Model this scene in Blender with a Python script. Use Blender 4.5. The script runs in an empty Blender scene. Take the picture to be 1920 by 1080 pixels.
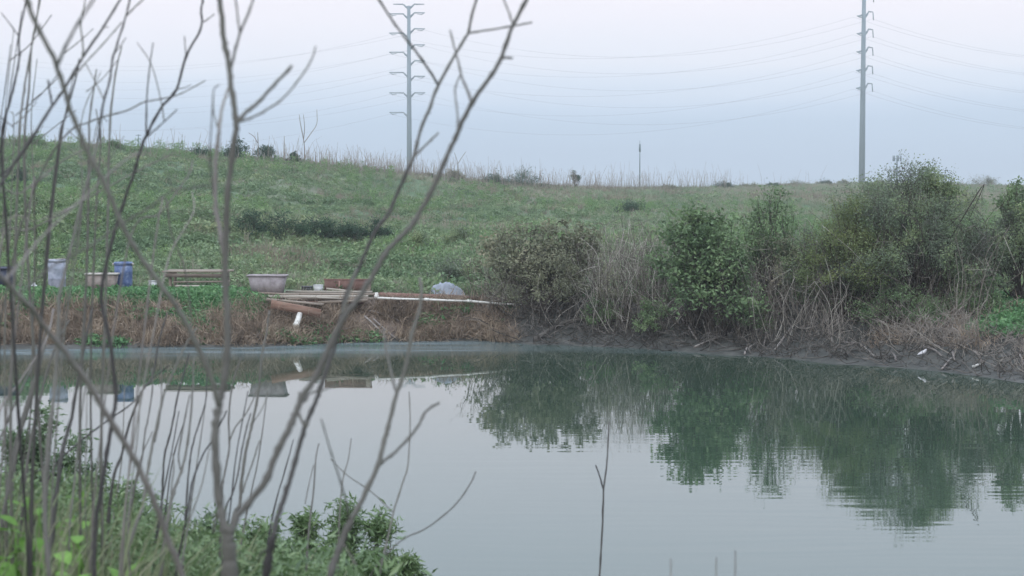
import bpy, math, random
import numpy as np
from mathutils import Vector, Matrix

rng = np.random.default_rng(7)
random.seed(7)
scene = bpy.context.scene
COL = scene.collection

# ------------------------------------------------------------------ camera
F = 3200.0            # focal length in photograph pixels (1920 wide)
CAM_Z = 4.5           # eye height above the water
HORIZON = 345.0
PITCH = math.atan((540 - HORIZON) / F)
cam_d = bpy.data.cameras.new('camera')
cam_d.sensor_width = 36.0
cam_d.lens = 36.0 * F / 1920.0
cam_d.clip_start = 0.1
cam_d.clip_end = 8000
cam_d.dof.use_dof = True
cam_d.dof.focus_distance = 44.0
cam_d.dof.aperture_fstop = 4.0
cam = bpy.data.objects.new('camera', cam_d)
cam.location = (0, 0, CAM_Z)
cam.rotation_euler = (math.pi / 2 - PITCH, 0, 0)
COL.objects.link(cam)
scene.camera = cam

def at(px, py, D):
    """world point at forward distance D on the line of sight of a photograph pixel"""
    cx, cy = (px - 960) / F, (540 - py) / F
    dy = math.cos(PITCH) + cy * math.sin(PITCH)
    dz = -math.sin(PITCH) + cy * math.cos(PITCH)
    t = D / dy
    return Vector((cx * t, D, CAM_Z + dz * t))

# ------------------------------------------------------------------ world: overcast dusk sky
SUN_ELEV, SUN_ROT = math.radians(35), math.radians(200)
world = bpy.data.worlds.new('World')
scene.world = world
world.use_nodes = True
wn = world.node_tree; wn.nodes.clear()
w_out = wn.nodes.new('ShaderNodeOutputWorld')
w_bg = wn.nodes.new('ShaderNodeBackground')
w_sky = wn.nodes.new('ShaderNodeTexSky')
w_sky.sky_type = 'NISHITA'; w_sky.sun_disc = False
w_sky.sun_elevation = SUN_ELEV; w_sky.sun_rotation = SUN_ROT
w_tc = wn.nodes.new('ShaderNodeTexCoord')
w_sep = wn.nodes.new('ShaderNodeSeparateXYZ')
wn.links.new(w_tc.outputs['Generated'], w_sep.inputs[0])
w_noise = wn.nodes.new('ShaderNodeTexNoise')
w_map = wn.nodes.new('ShaderNodeMapping'); w_map.inputs['Scale'].default_value = (2.0, 2.0, 26)
wn.links.new(w_tc.outputs['Generated'], w_map.inputs[0])
wn.links.new(w_map.outputs[0], w_noise.inputs['Vector'])
w_noise.inputs['Scale'].default_value = 1.3; w_noise.inputs['Detail'].default_value = 5
w_ns = wn.nodes.new('ShaderNodeMath'); w_ns.operation = 'MULTIPLY_ADD'
wn.links.new(w_noise.outputs['Fac'], w_ns.inputs[0]); w_ns.inputs[1].default_value = 0.03
wn.links.new(w_sep.outputs['Z'], w_ns.inputs[2])
w_mr = wn.nodes.new('ShaderNodeMapRange'); w_mr.inputs['From Min'].default_value = 0.015
w_mr.inputs['From Max'].default_value = 1.015
wn.links.new(w_ns.outputs[0], w_mr.inputs['Value'])
w_pow = wn.nodes.new('ShaderNodeMath'); w_pow.operation = 'POWER'; w_pow.inputs[1].default_value = 0.5
wn.links.new(w_mr.outputs[0], w_pow.inputs[0])
w_ramp = wn.nodes.new('ShaderNodeValToRGB')
wn.links.new(w_pow.outputs[0], w_ramp.inputs[0])
def lin(c):
    return tuple(((v / 255) / 12.92 if v / 255 <= 0.04045 else ((v / 255 + 0.055) / 1.055) ** 2.4) for v in c)
SKY_GAIN = 1.12
stops = [(0.0, (166, 182, 198)), (0.014, (166, 183, 201)), (0.035, (172, 190, 208)), (0.046, (186, 201, 218)),
         (0.058, (207, 215, 227)), (0.068, (219, 221, 229)), (0.105, (229, 224, 230)), (0.15, (226, 229, 240)), (0.25, (216, 228, 246))]
els = w_ramp.color_ramp.elements
for i, (e, c) in enumerate(stops):
    p = e ** 0.5
    el = els[i] if i < 2 else els.new(p)
    el.position = p
    el.color = lin(c) + (1,)
# an overcast sky grows brighter towards the zenith
w_zen = wn.nodes.new('ShaderNodeMapRange')
w_zen.inputs['From Min'].default_value = 0.15; w_zen.inputs['From Max'].default_value = 1.0
w_zen.inputs['To Min'].default_value = 1.0; w_zen.inputs['To Max'].default_value = 1.9
wn.links.new(w_sep.outputs['Z'], w_zen.inputs['Value'])
w_mul = wn.nodes.new('ShaderNodeVectorMath'); w_mul.operation = 'SCALE'
wn.links.new(w_ramp.outputs[0], w_mul.inputs[0]); wn.links.new(w_zen.outputs[0], w_mul.inputs['Scale'])
w_x10 = wn.nodes.new('ShaderNodeVectorMath'); w_x10.operation = 'SCALE'; w_x10.inputs['Scale'].default_value = 10 * SKY_GAIN
wn.links.new(w_mul.outputs[0], w_x10.inputs[0])
w_mix = wn.nodes.new('ShaderNodeMix'); w_mix.data_type = 'RGBA'
w_mix.inputs['Factor'].default_value = 0.97
wn.links.new(w_sky.outputs[0], w_mix.inputs['A']); wn.links.new(w_x10.outputs[0], w_mix.inputs['B'])
wn.links.new(w_mix.outputs['Result'], w_bg.inputs['Color'])
w_bg.inputs['Strength'].default_value = 0.1
wn.links.new(w_bg.outputs[0], w_out.inputs['Surface'])

sun_d = bpy.data.lights.new('sun', 'SUN'); sun_d.energy = 0.7; sun_d.angle = math.radians(40)
sun_d.color = (1.0, 0.97, 0.93)
sun = bpy.data.objects.new('sun', sun_d)
sun.rotation_euler = (math.radians(90) - SUN_ELEV, 0, -SUN_ROT + math.pi)
sun.location = (0, -20, 60)
COL.objects.link(sun)

scene.view_settings.view_transform = 'Standard'
scene.view_settings.look = 'None'
scene.view_settings.exposure = 0.30
scene.view_settings.gamma = 1.0
scene.view_settings.use_curve_mapping = False
scene.render.engine = 'CYCLES'
scene.cycles.use_denoising = True
scene.cycles.max_bounces = 6
scene.cycles.diffuse_bounces = 2
scene.cycles.glossy_bounces = 3
scene.cycles.transmission_bounces = 2
scene.cycles.volume_bounces = 0
scene.cycles.transparent_max_bounces = 6
scene.cycles.caustics_reflective = False
scene.cycles.caustics_refractive = False

# ------------------------------------------------------------------ helpers
def tag(o, label=None, cat=None, group=None, kind=None):
    if label: o['label'] = label
    if cat: o['category'] = cat
    if group: o['group'] = group
    if kind: o['kind'] = kind
    return o

def empty(name, loc, label, cat, group=None, rz=0):
    o = bpy.data.objects.new(name, None); COL.objects.link(o)
    o.location = loc; o.rotation_euler = (0, 0, rz)
    o.empty_display_size = 0.2
    return tag(o, label, cat, group)

def np_mesh(name, verts, faces, mat, tint=None, smooth=False):
    """faces: int array (n,k) or a list of such arrays"""
    me = bpy.data.meshes.new(name)
    verts = np.asarray(verts, dtype=np.float32)
    if not isinstance(faces, (list, tuple)): faces = [faces]
    faces = [np.asarray(f, dtype=np.int32) for f in faces if len(f)]
    me.vertices.add(len(verts)); me.vertices.foreach_set('co', verts.ravel())
    nl = sum(f.size for f in faces); nf = sum(len(f) for f in faces)
    me.loops.add(nl); me.polygons.add(nf)
    me.loops.foreach_set('vertex_index', np.concatenate([f.ravel() for f in faces]))
    tot = np.concatenate([np.full(len(f), f.shape[1], dtype=np.int32) for f in faces])
    st = np.concatenate([[0], np.cumsum(tot)[:-1]]).astype(np.int32)
    me.polygons.foreach_set('loop_start', st)
    if smooth: me.polygons.foreach_set('use_smooth', np.ones(nf, dtype=bool))
    if tint is not None:
        a = me.attributes.new('tint', 'FLOAT', 'POINT')
        a.data.foreach_set('value', np.asarray(tint, dtype=np.float32))
    me.update(calc_edges=True); me.validate()
    if mat is not None: me.materials.append(mat)
    return me

def link(name, me, parent=None):
    o = bpy.data.objects.new(name, me); COL.objects.link(o)
    if parent is not None: o.parent = parent
    return o

def spline(pts, n):
    """Catmull-Rom through pts (k,3+) -> about n points per span"""
    P = np.asarray(pts, dtype=float)
    if len(P) < 3 or n < 2: return P
    Q = np.vstack([2 * P[0] - P[1], P, 2 * P[-1] - P[-2]])
    out = []
    for i in range(1, len(Q) - 2):
        for t in np.arange(n) / n:
            a, b, c, d = Q[i - 1], Q[i], Q[i + 1], Q[i + 2]
            out.append(0.5 * ((2 * b) + (-a + c) * t + (2 * a - 5 * b + 4 * c - d) * t * t + (-a + 3 * b - 3 * c + d) * t ** 3))
    out.append(Q[-2])
    return np.array(out)

class Tubes:
    def __init__(s): s.v = []; s.q = []; s.t = []; s.tint = []; s.n = 0
    def add(s, pts, rad, sides=5, tint=None):
        P = np.asarray(pts, dtype=float); k = len(P)
        if k < 2: return
        R = np.full(k, rad, dtype=float) if np.isscalar(rad) else np.asarray(rad, dtype=float)
        if len(R) != k: R = np.interp(np.linspace(0, 1, k), np.linspace(0, 1, len(R)), R)
        T = np.gradient(P, axis=0); T /= np.linalg.norm(T, axis=1)[:, None] + 1e-12
        ref = np.array([0.31, 0.87, 0.38]) if abs(T[0, 2]) > 0.5 else np.array([0.1, 0.2, 1.0])
        U = np.cross(T, ref); U /= np.linalg.norm(U, axis=1)[:, None] + 1e-12
        V = np.cross(T, U)
        a = np.arange(sides) * 2 * math.pi / sides
        ring = P[:, None, :] + R[:, None, None] * (np.cos(a)[None, :, None] * U[:, None, :] + np.sin(a)[None, :, None] * V[:, None, :])
        s.v.append(ring.reshape(-1, 3))
        i = np.arange(k - 1)[:, None] * sides; j = np.arange(sides)[None, :]; jn = (j + 1) % sides
        q = np.stack([i + j, i + jn, i + sides + jn, i + sides + j], -1).reshape(-1, 4) + s.n
        s.q.append(q)
        for base, flip in ((0, True), ((k - 1) * sides, False)):
            idx = np.arange(sides) + base + s.n
            if flip: idx = idx[::-1]
            s.t.append(np.stack([np.full(sides - 2, idx[0]), idx[1:-1], idx[2:]], -1))
        s.tint.append(np.full(k * sides, rng.random() if tint is None else tint))
        s.n += k * sides
    def mesh(s, name, mat):
        return np_mesh(name, np.concatenate(s.v), [np.concatenate(s.q), np.concatenate(s.t)], mat,
                       np.concatenate(s.tint), smooth=True)

def leaf_mesh(name, C, size, aspect, mat, up=0.3, tint=None, fold=0.25, dirs=None):
    """many small folded leaves: C centres (n,3), size (n,)"""
    n = len(C)
    size = np.broadcast_to(size, n) * rng.uniform(0.65, 1.25, n)
    d = rng.normal(size=(n, 3)); d[:, 2] *= 0.7
    if dirs is not None: d = d * 0.6 + dirs
    d /= np.linalg.norm(d, axis=1)[:, None]
    nn = rng.normal(size=(n, 3)) * 0.8; nn[:, 2] += up + 0.2
    s = np.cross(d, nn); s /= np.linalg.norm(s, axis=1)[:, None] + 1e-9
    nm = np.cross(s, d)
    L = size[:, None]; W = (size * aspect)[:, None]
    b = C; tip = C + d * L - nm * L * 0.12
    m1 = C + d * L * 0.45 + s * W * 0.5 + nm * W * fold
    m2 = C + d * L * 0.45 - s * W * 0.5 + nm * W * fold
    v = np.stack([b, m1, tip, m2], 1).reshape(-1, 3)
    i = np.arange(n)[:, None] * 4
    f = np.concatenate([i + np.array([[0, 1, 2]]), i + np.array([[0, 2, 3]])])
    if tint is None: tint = rng.random(n)
    return np_mesh(name, v, f, mat, np.repeat(tint, 4))

def bm_boxes(name, boxes, mat, tint=None):
    """boxes: (center, size, rz, [rx,ry]) list -> one mesh with slightly worn corners"""
    vs, fs = [], []
    F6 = np.array([[0, 1, 3, 2], [4, 6, 7, 5], [0, 4, 5, 1], [2, 3, 7, 6], [0, 2, 6, 4], [1, 5, 7, 3]])
    for k, b in enumerate(boxes):
        c, s = b[0], b[1]; rz = b[2] if len(b) > 2 else 0; ry = b[3] if len(b) > 3 else 0; rx = b[4] if len(b) > 4 else 0
        M = Matrix.Rotation(rz, 3, 'Z') @ Matrix.Rotation(ry, 3, 'Y') @ Matrix.Rotation(rx, 3, 'X')
        v = [np.array(M @ Vector((x * s[0] / 2, y * s[1] / 2, z * s[2] / 2))) + np.array(c) for x in (-1, 1) for y in (-1, 1) for z in (-1, 1)]
        vs += v; fs.append(F6 + 8 * k)
    return np_mesh(name, np.array(vs), np.concatenate(fs), mat, rng.random(len(vs)) if tint is None else np.full(len(vs), tint))

def lathe(name, prof, mat, n=24, wob=0.0, sq=None):
    """prof: (r,z) list; sq=(a,b) makes a rounded-rectangle section with half sizes a,b at r=1"""
    vs = []
    ang = np.arange(n) * 2 * math.pi / n
    for r, z in prof:
        w = 1 + wob * np.sin(3 * ang + z * 4) * 0.5 + wob * rng.normal(size=n) * 0.4
        if sq is None: x, y = r * np.cos(ang) * w, r * np.sin(ang) * w
        else:
            p = 0.28
            c, s = np.cos(ang), np.sin(ang)
            x = sq[0] * r * np.sign(c) * np.abs(c) ** p * w; y = sq[1] * r * np.sign(s) * np.abs(s) ** p * w
        vs.append(np.stack([x, y, np.full(n, z)], -1))
    v = np.concatenate(vs); k = len(prof)
    i = np.arange(k - 1)[:, None] * n; j = np.arange(n)[None, :]; jn = (j + 1) % n
    q = np.stack([i + j, i + jn, i + n + jn, i + n + j], -1).reshape(-1, 4)
    caps = [np.array([list(range(n))[::-1]]), np.array([list(range((k - 1) * n, k * n))])]
    return np_mesh(name, v, [q] + caps, mat, smooth=True)

# value noise (numpy)
_tab = np.random.default_rng(3).random((256, 256))
def vnoise(x, y):
    xi, yi = np.floor(x).astype(int), np.floor(y).astype(int)
    fx, fy = x - xi, y - yi
    fx, fy = fx * fx * (3 - 2 * fx), fy * fy * (3 - 2 * fy)
    g = lambda a, b: _tab[a & 255, b & 255]
    return (g(xi, yi) * (1 - fx) + g(xi + 1, yi) * fx) * (1 - fy) + (g(xi, yi + 1) * (1 - fx) + g(xi + 1, yi + 1) * fx) * fy
def fbm(x, y, o=4):
    s, a, t = 0, 1, 0
    for k in range(o):
        s = s + a * vnoise(x * 2 ** k + 17.3 * k, y * 2 ** k + 5.1 * k); t += a; a *= 0.5
    return s / t
def sstep(a, b, x):
    t = np.clip((x - a) / (b - a), 0, 1); return t * t * (3 - 2 * t)

# ------------------------------------------------------------------ terrain height
SH_PX = [-900, 0, 480, 640, 900, 1000, 1150, 1300, 1400, 1550, 1700, 1800, 1920, 2600]
SH_Y = [44, 46.6, 46.9, 48.2, 48.9, 47.6, 46.7, 45.4, 44.5, 43.0, 41.6, 40.4, 38.3, 32]
BT_PX = [-900, 0, 480, 640, 900, 1000, 1200, 1400, 1600, 1920, 2600]
BT_Y = [48, 49.6, 49.8, 50.2, 50.8, 51.2, 51, 49.4, 47.6, 44.2, 39]
RG_PX = [-900, 0, 200, 400, 560, 700, 800, 1000, 1150, 1300, 1400, 1550, 1700, 1920, 2600]
RG_PY = [250, 266, 276, 292, 307, 322, 333, 351, 358, 356, 353, 348, 347, 352, 340]
RG_D = [120, 130, 132, 135, 140, 150, 155, 170, 190, 215, 240, 270, 280, 280, 260]
RG_Z = [CAM_Z - (y - HORIZON) * d / F for y, d in zip(RG_PY, RG_D)]

def height(X, Y):
    X = np.asarray(X, float); Y = np.asarray(Y, float)
    u = X / np.maximum(Y, 30.0); px = 960 + F * u
    ys = np.interp(px, SH_PX, SH_Y) + (fbm(X * 0.6, X * 0 + 3, 4) - 0.5) * 1.5
    yt = np.interp(px, BT_PX, BT_Y)
    rd = np.interp(px, RG_PX, RG_D); rz = np.interp(px, RG_PX, RG_Z)
    d = Y - ys; w = np.maximum(yt - ys, 1.0)
    a = d / w
    z = np.where(a < 0, np.maximum(a * 0.8, -1.0), np.interp(a, [0, 0.25, 0.6, 1.0, 1.6, 3.0], [0, 0.16, 0.68, 1.10, 1.16, 1.24]))
    y0 = yt + 4.5
    t = np.clip((Y - y0) / (rd - y0), 0, 1)
    lump = (fbm(X * 0.14 + 40, Y * 0.09, 5) - 0.5)
    hill = (rz - 1.24) * (0.85 * t + 0.15 * t * t) + lump * 2.4 * sstep(0, 0.15, t) * (1 - sstep(0.7, 1, t)) * (1 - 0.6 * sstep(1100, 1500, px))
    # two grassy mounds in front of the slope
    for (mx, my, mr, mh) in ((-11.6, 73, 3.2, 0.75), (-21, 70, 4.5, 0.9), (-6, 62, 3.0, 0.3)):
        hill = hill + mh * np.exp(-(((X - mx) / (mr * 1.3)) ** 2 + ((Y - my) / mr) ** 2))
    beyond = np.clip((Y - rd) / 120, 0, 1)
    hill = hill - beyond * beyond * 1.6
    z = z + (fbm(X * 0.9 + 31, Y * 0.9 + 12, 3) - 0.5) * 0.55 * sstep(0.08, 0.35, a) * (1 - sstep(0.7, 1.0, a))
    zf = z + np.where(Y > y0, hill, 0) + (fbm(X * 1.1, Y * 1.1, 3) - 0.5) * 0.16 * sstep(0.0, 0.6, a)
    # near bank
    lf = sstep(-0.5, 2.2, -X)
    zl = np.interp(Y, [-400, 2, 9, 13, 16, 19], [3.2, 2.85, 2.0, 1.25, 0.0, -0.9])
    zr = np.interp(Y, [-400, 1.5, 6, 12, 15], [3.2, 2.85, 1.2, 0.0, -0.9])
    zn = zl * lf + zr * (1 - lf) + (fbm(X * 0.8 + 9, Y * 0.8, 3) - 0.5) * 0.2
    return np.where(Y < 27, zn, zf)

def hz(x, y): return float(height(np.array([x]), np.array([y]))[0])

def ground_hit(px, py, y0=47.0, y1=330.0):
    """where the line of sight of a pixel first meets the far terrain"""
    Y = np.linspace(y0, y1, 3000)
    a = at(px, py, 1.0)
    X = a.x * Y; Z = CAM_Z + (a.z - CAM_Z) * Y
    h = height(X, Y)
    k = np.argmax(h >= Z)
    if not (h >= Z).any(): k = np.argmin(Z - h)
    return float(X[k]), float(Y[k]), float(h[k])

def stand(px, D):
    x = (px - 960) / F * D
    return Vector((x, D, hz(x, D)))

# ------------------------------------------------------------------ materials
def newmat(name):
    m = bpy.data.materials.new(name); m.use_nodes = True
    nt = m.node_tree; nt.nodes.clear()
    out = nt.nodes.new('ShaderNodeOutputMaterial'); p = nt.nodes.new('ShaderNodeBsdfPrincipled')
    nt.links.new(p.outputs[0], out.inputs[0])
    return m, nt, p, out

def ramp(nt, src, cols, pos=None):
    r = nt.nodes.new('ShaderNodeValToRGB')
    nt.links.new(src, r.inputs[0])
    n = len(cols); pos = pos or [i / (n - 1) for i in range(n)]
    for i, c in enumerate(cols):
        e = r.color_ramp.elements[i] if i < 2 else r.color_ramp.elements.new(pos[i])
        e.position = pos[i]; e.color = tuple(c) + (1,)
    return r.outputs[0]

def noise(nt, scale, detail=4, vec=None, rough=0.55):
    n = nt.nodes.new('ShaderNodeTexNoise'); n.inputs['Scale'].default_value = scale
    n.inputs['Detail'].default_value = detail; n.inputs['Roughness'].default_value = rough
    if vec is None:
        g = nt.nodes.new('ShaderNodeNewGeometry'); vec = g.outputs['Position']
    nt.links.new(vec, n.inputs['Vector'])
    return n.outputs['Fac']

def math_(nt, op, a, b):
    m = nt.nodes.new('ShaderNodeMath'); m.operation = op
    for k, x in enumerate((a, b)):
        if isinstance(x, (int, float)): m.inputs[k].default_value = x
        else: nt.links.new(x, m.inputs[k])
    return m.outputs[0]

def mixc(nt, f, a, b):
    m = nt.nodes.new('ShaderNodeMix'); m.data_type = 'RGBA'
    for s, x in (('Factor', f), ('A', a), ('B', b)):
        if isinstance(x, (int, float)): m.inputs[s].default_value = x
        elif isinstance(x, tuple): m.inputs[s].default_value = x + (1,)
        else: nt.links.new(x, m.inputs[s])
    return m.outputs['Result']

def leafmat(name, cols, spread=0.35, trans=0.25, rough=0.6, inst=False, nscale=0.35, spec=0.25):
    m, nt, p, out = newmat(name)
    at_ = nt.nodes.new('ShaderNodeAttribute'); at_.attribute_name = 'tint'
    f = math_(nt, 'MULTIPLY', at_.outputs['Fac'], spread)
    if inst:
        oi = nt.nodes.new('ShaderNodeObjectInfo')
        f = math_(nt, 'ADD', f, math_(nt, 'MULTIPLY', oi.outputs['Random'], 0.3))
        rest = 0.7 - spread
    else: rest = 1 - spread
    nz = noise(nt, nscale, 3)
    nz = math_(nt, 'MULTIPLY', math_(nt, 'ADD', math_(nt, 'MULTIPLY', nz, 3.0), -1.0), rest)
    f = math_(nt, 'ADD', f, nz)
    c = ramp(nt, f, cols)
    nt.links.new(c, p.inputs['Base Color'])
    p.inputs['Roughness'].default_value = rough
    p.inputs['Specular IOR Level'].default_value = spec
    tr = nt.nodes.new('ShaderNodeBsdfTranslucent'); nt.links.new(c, tr.inputs[0])
    mx = nt.nodes.new('ShaderNodeMixShader'); mx.inputs[0].default_value = trans
    nt.links.new(p.outputs[0], mx.inputs[1]); nt.links.new(tr.outputs[0], mx.inputs[2]); nt.links.new(mx.outputs[0], out.inputs[0])
    return m

def barkmat(name, cols, scale=6, rough=0.85, spots=None, pos=None):
    m, nt, p, out = newmat(name)
    at_ = nt.nodes.new('ShaderNodeAttribute'); at_.attribute_name = 'tint'
    f = math_(nt, 'ADD', math_(nt, 'MULTIPLY', at_.outputs['Fac'], 0.45), math_(nt, 'MULTIPLY', noise(nt, scale, 5, rough=0.7), 0.55))
    c = ramp(nt, f, cols, pos)
    if spots:
        s = ramp(nt, noise(nt, scale * 0.55, 3), [(0, 0, 0), (0, 0, 0), (1, 1, 1)], [0, 0.58, 0.7])
        c = mixc(nt, s, c, spots)
    nt.links.new(c, p.inputs['Base Color']); p.inputs['Roughness'].default_value = rough
    p.inputs['Specular IOR Level'].default_value = 0.2
    b = nt.nodes.new('ShaderNodeBump'); b.inputs['Strength'].default_value = 0.4; b.inputs['Distance'].default_value = 0.004
    nt.links.new(noise(nt, scale * 8, 3), b.inputs['Height']); nt.links.new(b.outputs[0], p.inputs['Normal'])
    return m

def plainmat(name, cols, scale=3, rough=0.6, metal=0.0, bump=0.0, spec=0.4, stretch=None):
    m, nt, p, out = newmat(name)
    tc = nt.nodes.new('ShaderNodeTexCoord'); vec = tc.outputs['Object']
    if stretch:
        mp = nt.nodes.new('ShaderNodeMapping'); mp.inputs['Scale'].default_value = stretch
        nt.links.new(vec, mp.inputs[0]); vec = mp.outputs[0]
    n = noise(nt, scale, 6, vec, 0.65)
    c = ramp(nt, n, cols, [0.25 + 0.5 * i / (len(cols) - 1) for i in range(len(cols))])
    nt.links.new(c, p.inputs['Base Color']); p.inputs['Roughness'].default_value = rough; p.inputs['Metallic'].default_value = metal
    p.inputs['Specular IOR Level'].default_value = spec
    if bump:
        b = nt.nodes.new('ShaderNodeBump'); b.inputs['Strength'].default_value = 0.5; b.inputs['Distance'].default_value = bump
        nt.links.new(noise(nt, scale * 3, 4, vec), b.inputs['Height']); nt.links.new(b.outputs[0], p.inputs['Normal'])
    return m

M = {}
M['weed'] = leafmat('weed_leaf', [(0.09, 0.146, 0.078), (0.15, 0.226, 0.117), (0.238, 0.313, 0.164), (0.378, 0.408, 0.219)], 0.25, inst=True, nscale=0.25)
M['hillgrass'] = leafmat('hill_grass', [(0.119, 0.178, 0.108), (0.171, 0.254, 0.141), (0.256, 0.298, 0.19), (0.36, 0.311, 0.248), (0.426, 0.328, 0.28)], 0.25, inst=True, nscale=0.07)
M['mustard'] = leafmat('mustard_leaf', [(0.115, 0.209, 0.085), (0.192, 0.303, 0.128), (0.287, 0.376, 0.142)], 0.4, inst=True)
M['deadweed'] = leafmat('dead_weed', [(0.151, 0.126, 0.099), (0.254, 0.211, 0.16), (0.405, 0.338, 0.251)], 0.4, inst=True)
M['drystalk'] = barkmat('dry_stalk', [(0.178, 0.149, 0.13), (0.29, 0.253, 0.216), (0.402, 0.368, 0.313)])
M['straw'] = leafmat('dead_bank_grass', [(0.112, 0.09, 0.073), (0.25, 0.194, 0.147), (0.425, 0.331, 0.244), (0.575, 0.475, 0.362)], 0.35, inst=True, nscale=1.1)
M['cover'] = leafmat('bank_leaf', [(0.047, 0.105, 0.051), (0.085, 0.187, 0.081), (0.14, 0.284, 0.117), (0.244, 0.374, 0.174)], 0.5, inst=True, nscale=0.5)
M['crown_brown'] = leafmat('brownish_leaf', [(0.082, 0.085, 0.065), (0.167, 0.173, 0.112), (0.275, 0.284, 0.179), (0.4, 0.344, 0.239)], 0.5, nscale=0.8)
M['crown_dark'] = leafmat('dark_leaf', [(0.03, 0.06, 0.037), (0.053, 0.105, 0.06), (0.09, 0.15, 0.086)], 0.5)
M['crown_green'] = leafmat('green_leaf', [(0.065, 0.102, 0.054), (0.122, 0.189, 0.09), (0.201, 0.29, 0.138), (0.354, 0.435, 0.226)], 0.5, nscale=1.2)
M['crown_grey'] = leafmat('grey_green_leaf', [(0.128, 0.117, 0.109), (0.134, 0.152, 0.116), (0.192, 0.249, 0.154), (0.279, 0.346, 0.167), (0.331, 0.375, 0.193)], 0.35, nscale=0.9)
M['crown_yellow'] = leafmat('yellow_green_leaf', [(0.096, 0.138, 0.06), (0.168, 0.216, 0.09), (0.276, 0.312, 0.12)], 0.4, nscale=0.6)
M['willow'] = leafmat('willow_leaf', [(0.063, 0.109, 0.045), (0.118, 0.19, 0.077), (0.189, 0.277, 0.116), (0.331, 0.408, 0.218)], 0.6, rough=0.4, nscale=2.5, spec=0.5)
M['willow_dark'] = leafmat('fine_dark_leaf', [(0.057, 0.1, 0.051), (0.105, 0.172, 0.085), (0.189, 0.27, 0.137), (0.378, 0.45, 0.308)], 0.6, rough=0.4, nscale=2.5, spec=0.5)
M['bright'] = leafmat('bright_leaf', [(0.114, 0.232, 0.049), (0.179, 0.341, 0.07), (0.277, 0.465, 0.112)], 0.5, trans=0.35, nscale=2)
M['neargrass'] = leafmat('near_grass', [(0.099, 0.143, 0.066), (0.165, 0.209, 0.099), (0.264, 0.275, 0.165), (0.352, 0.319, 0.242)], 0.5, inst=True, nscale=2)
M['twig'] = barkmat('dead_twig', [(0.06, 0.05, 0.04), (0.14, 0.12, 0.10), (0.25, 0.22, 0.185), (0.50, 0.46, 0.40)], 1.5, pos=[0.22, 0.42, 0.56, 0.72])
M['twig_mud'] = barkmat('muddy_twig', [(0.035, 0.032, 0.028), (0.085, 0.076, 0.066), (0.15, 0.135, 0.118), (0.33, 0.30, 0.27)], 1.5, pos=[0.22, 0.48, 0.64, 0.85])
M['twig_dark'] = barkmat('live_twig', [(0.05, 0.04, 0.035), (0.09, 0.075, 0.065), (0.14, 0.12, 0.10)], 4)
M['bark'] = barkmat('grey_bark', [(0.082, 0.075, 0.067), (0.134, 0.126, 0.111), (0.21, 0.203, 0.175)], 9)
M['bark_dark'] = barkmat('dark_bark', [(0.033, 0.032, 0.032), (0.06, 0.055, 0.053), (0.109, 0.103, 0.093)], 9)
M['bark_pale'] = barkmat('pale_bark', [(0.14, 0.125, 0.115), (0.23, 0.205, 0.19), (0.36, 0.33, 0.29)], 7)
M['stick'] = barkmat('bleached_wood', [(0.16, 0.14, 0.125), (0.26, 0.23, 0.21), (0.38, 0.35, 0.32)], 5)
M['wood_old'] = plainmat('weathered_board', [(0.15, 0.115, 0.09), (0.27, 0.22, 0.175), (0.40, 0.34, 0.28)], 6, 0.85, bump=0.003, stretch=(0.3, 4, 4))
M['wood_dark'] = plainmat('dark_old_board', [(0.09, 0.07, 0.058), (0.16, 0.125, 0.10), (0.24, 0.195, 0.16)], 6, 0.85, bump=0.003, stretch=(0.3, 4, 4))
M['wood_pale'] = plainmat('pale_board', [(0.34, 0.30, 0.25), (0.48, 0.43, 0.36)], 6, 0.8, stretch=(0.3, 4, 4))
M['wood_orange'] = plainmat('orange_board', [(0.17, 0.10, 0.075), (0.28, 0.17, 0.125), (0.34, 0.24, 0.19)], 5, 0.85, bump=0.003, stretch=(0.4, 3, 3))
M['rust'] = plainmat('rusty_brown', [(0.085, 0.047, 0.038), (0.145, 0.081, 0.064), (0.204, 0.128, 0.102)], 4, 0.85, bump=0.003)
M['redwood'] = plainmat('red_brown_beam', [(0.15, 0.08, 0.065), (0.26, 0.15, 0.12), (0.30, 0.20, 0.16)], 4, 0.85, stretch=(0.3, 3, 3))
M['pvc'] = plainmat('white_pipe', [(0.55, 0.52, 0.46), (0.78, 0.76, 0.71)], 5, 0.4)
M['white'] = plainmat('white_plastic', [(0.45, 0.45, 0.44), (0.72, 0.72, 0.72)], 5, 0.45)
M['tub'] = plainmat('faded_pink_grey_plastic', [(0.15, 0.125, 0.12), (0.30, 0.26, 0.265), (0.40, 0.355, 0.355)], 5, 0.7)
M['tub_tan'] = plainmat('faded_tan_plastic', [(0.13, 0.10, 0.085), (0.26, 0.21, 0.185), (0.34, 0.29, 0.26)], 5, 0.7)
M['tub_rim'] = plainmat('pale_rim', [(0.34, 0.31, 0.27), (0.5, 0.47, 0.42)], 3, 0.6)
M['blue'] = plainmat('blue_barrel', [(0.05, 0.085, 0.20), (0.095, 0.14, 0.27), (0.34, 0.38, 0.48)], 6.5, 0.5)
M['greydrum'] = plainmat('pale_grey_drum', [(0.13, 0.16, 0.19), (0.33, 0.35, 0.42), (0.52, 0.53, 0.60)], 4, 0.5, bump=0.01)
M['darkblue'] = plainmat('dark_blue_plastic', [(0.02, 0.025, 0.05), (0.05, 0.055, 0.09)], 4, 0.5)
M['black'] = plainmat('dark_plastic', [(0.03, 0.03, 0.035), (0.07, 0.07, 0.075)], 4, 0.5)
M['tarp'] = plainmat('grey_tarp', [(0.20, 0.225, 0.26), (0.34, 0.37, 0.42)], 4, 0.6, bump=0.01)
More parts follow.
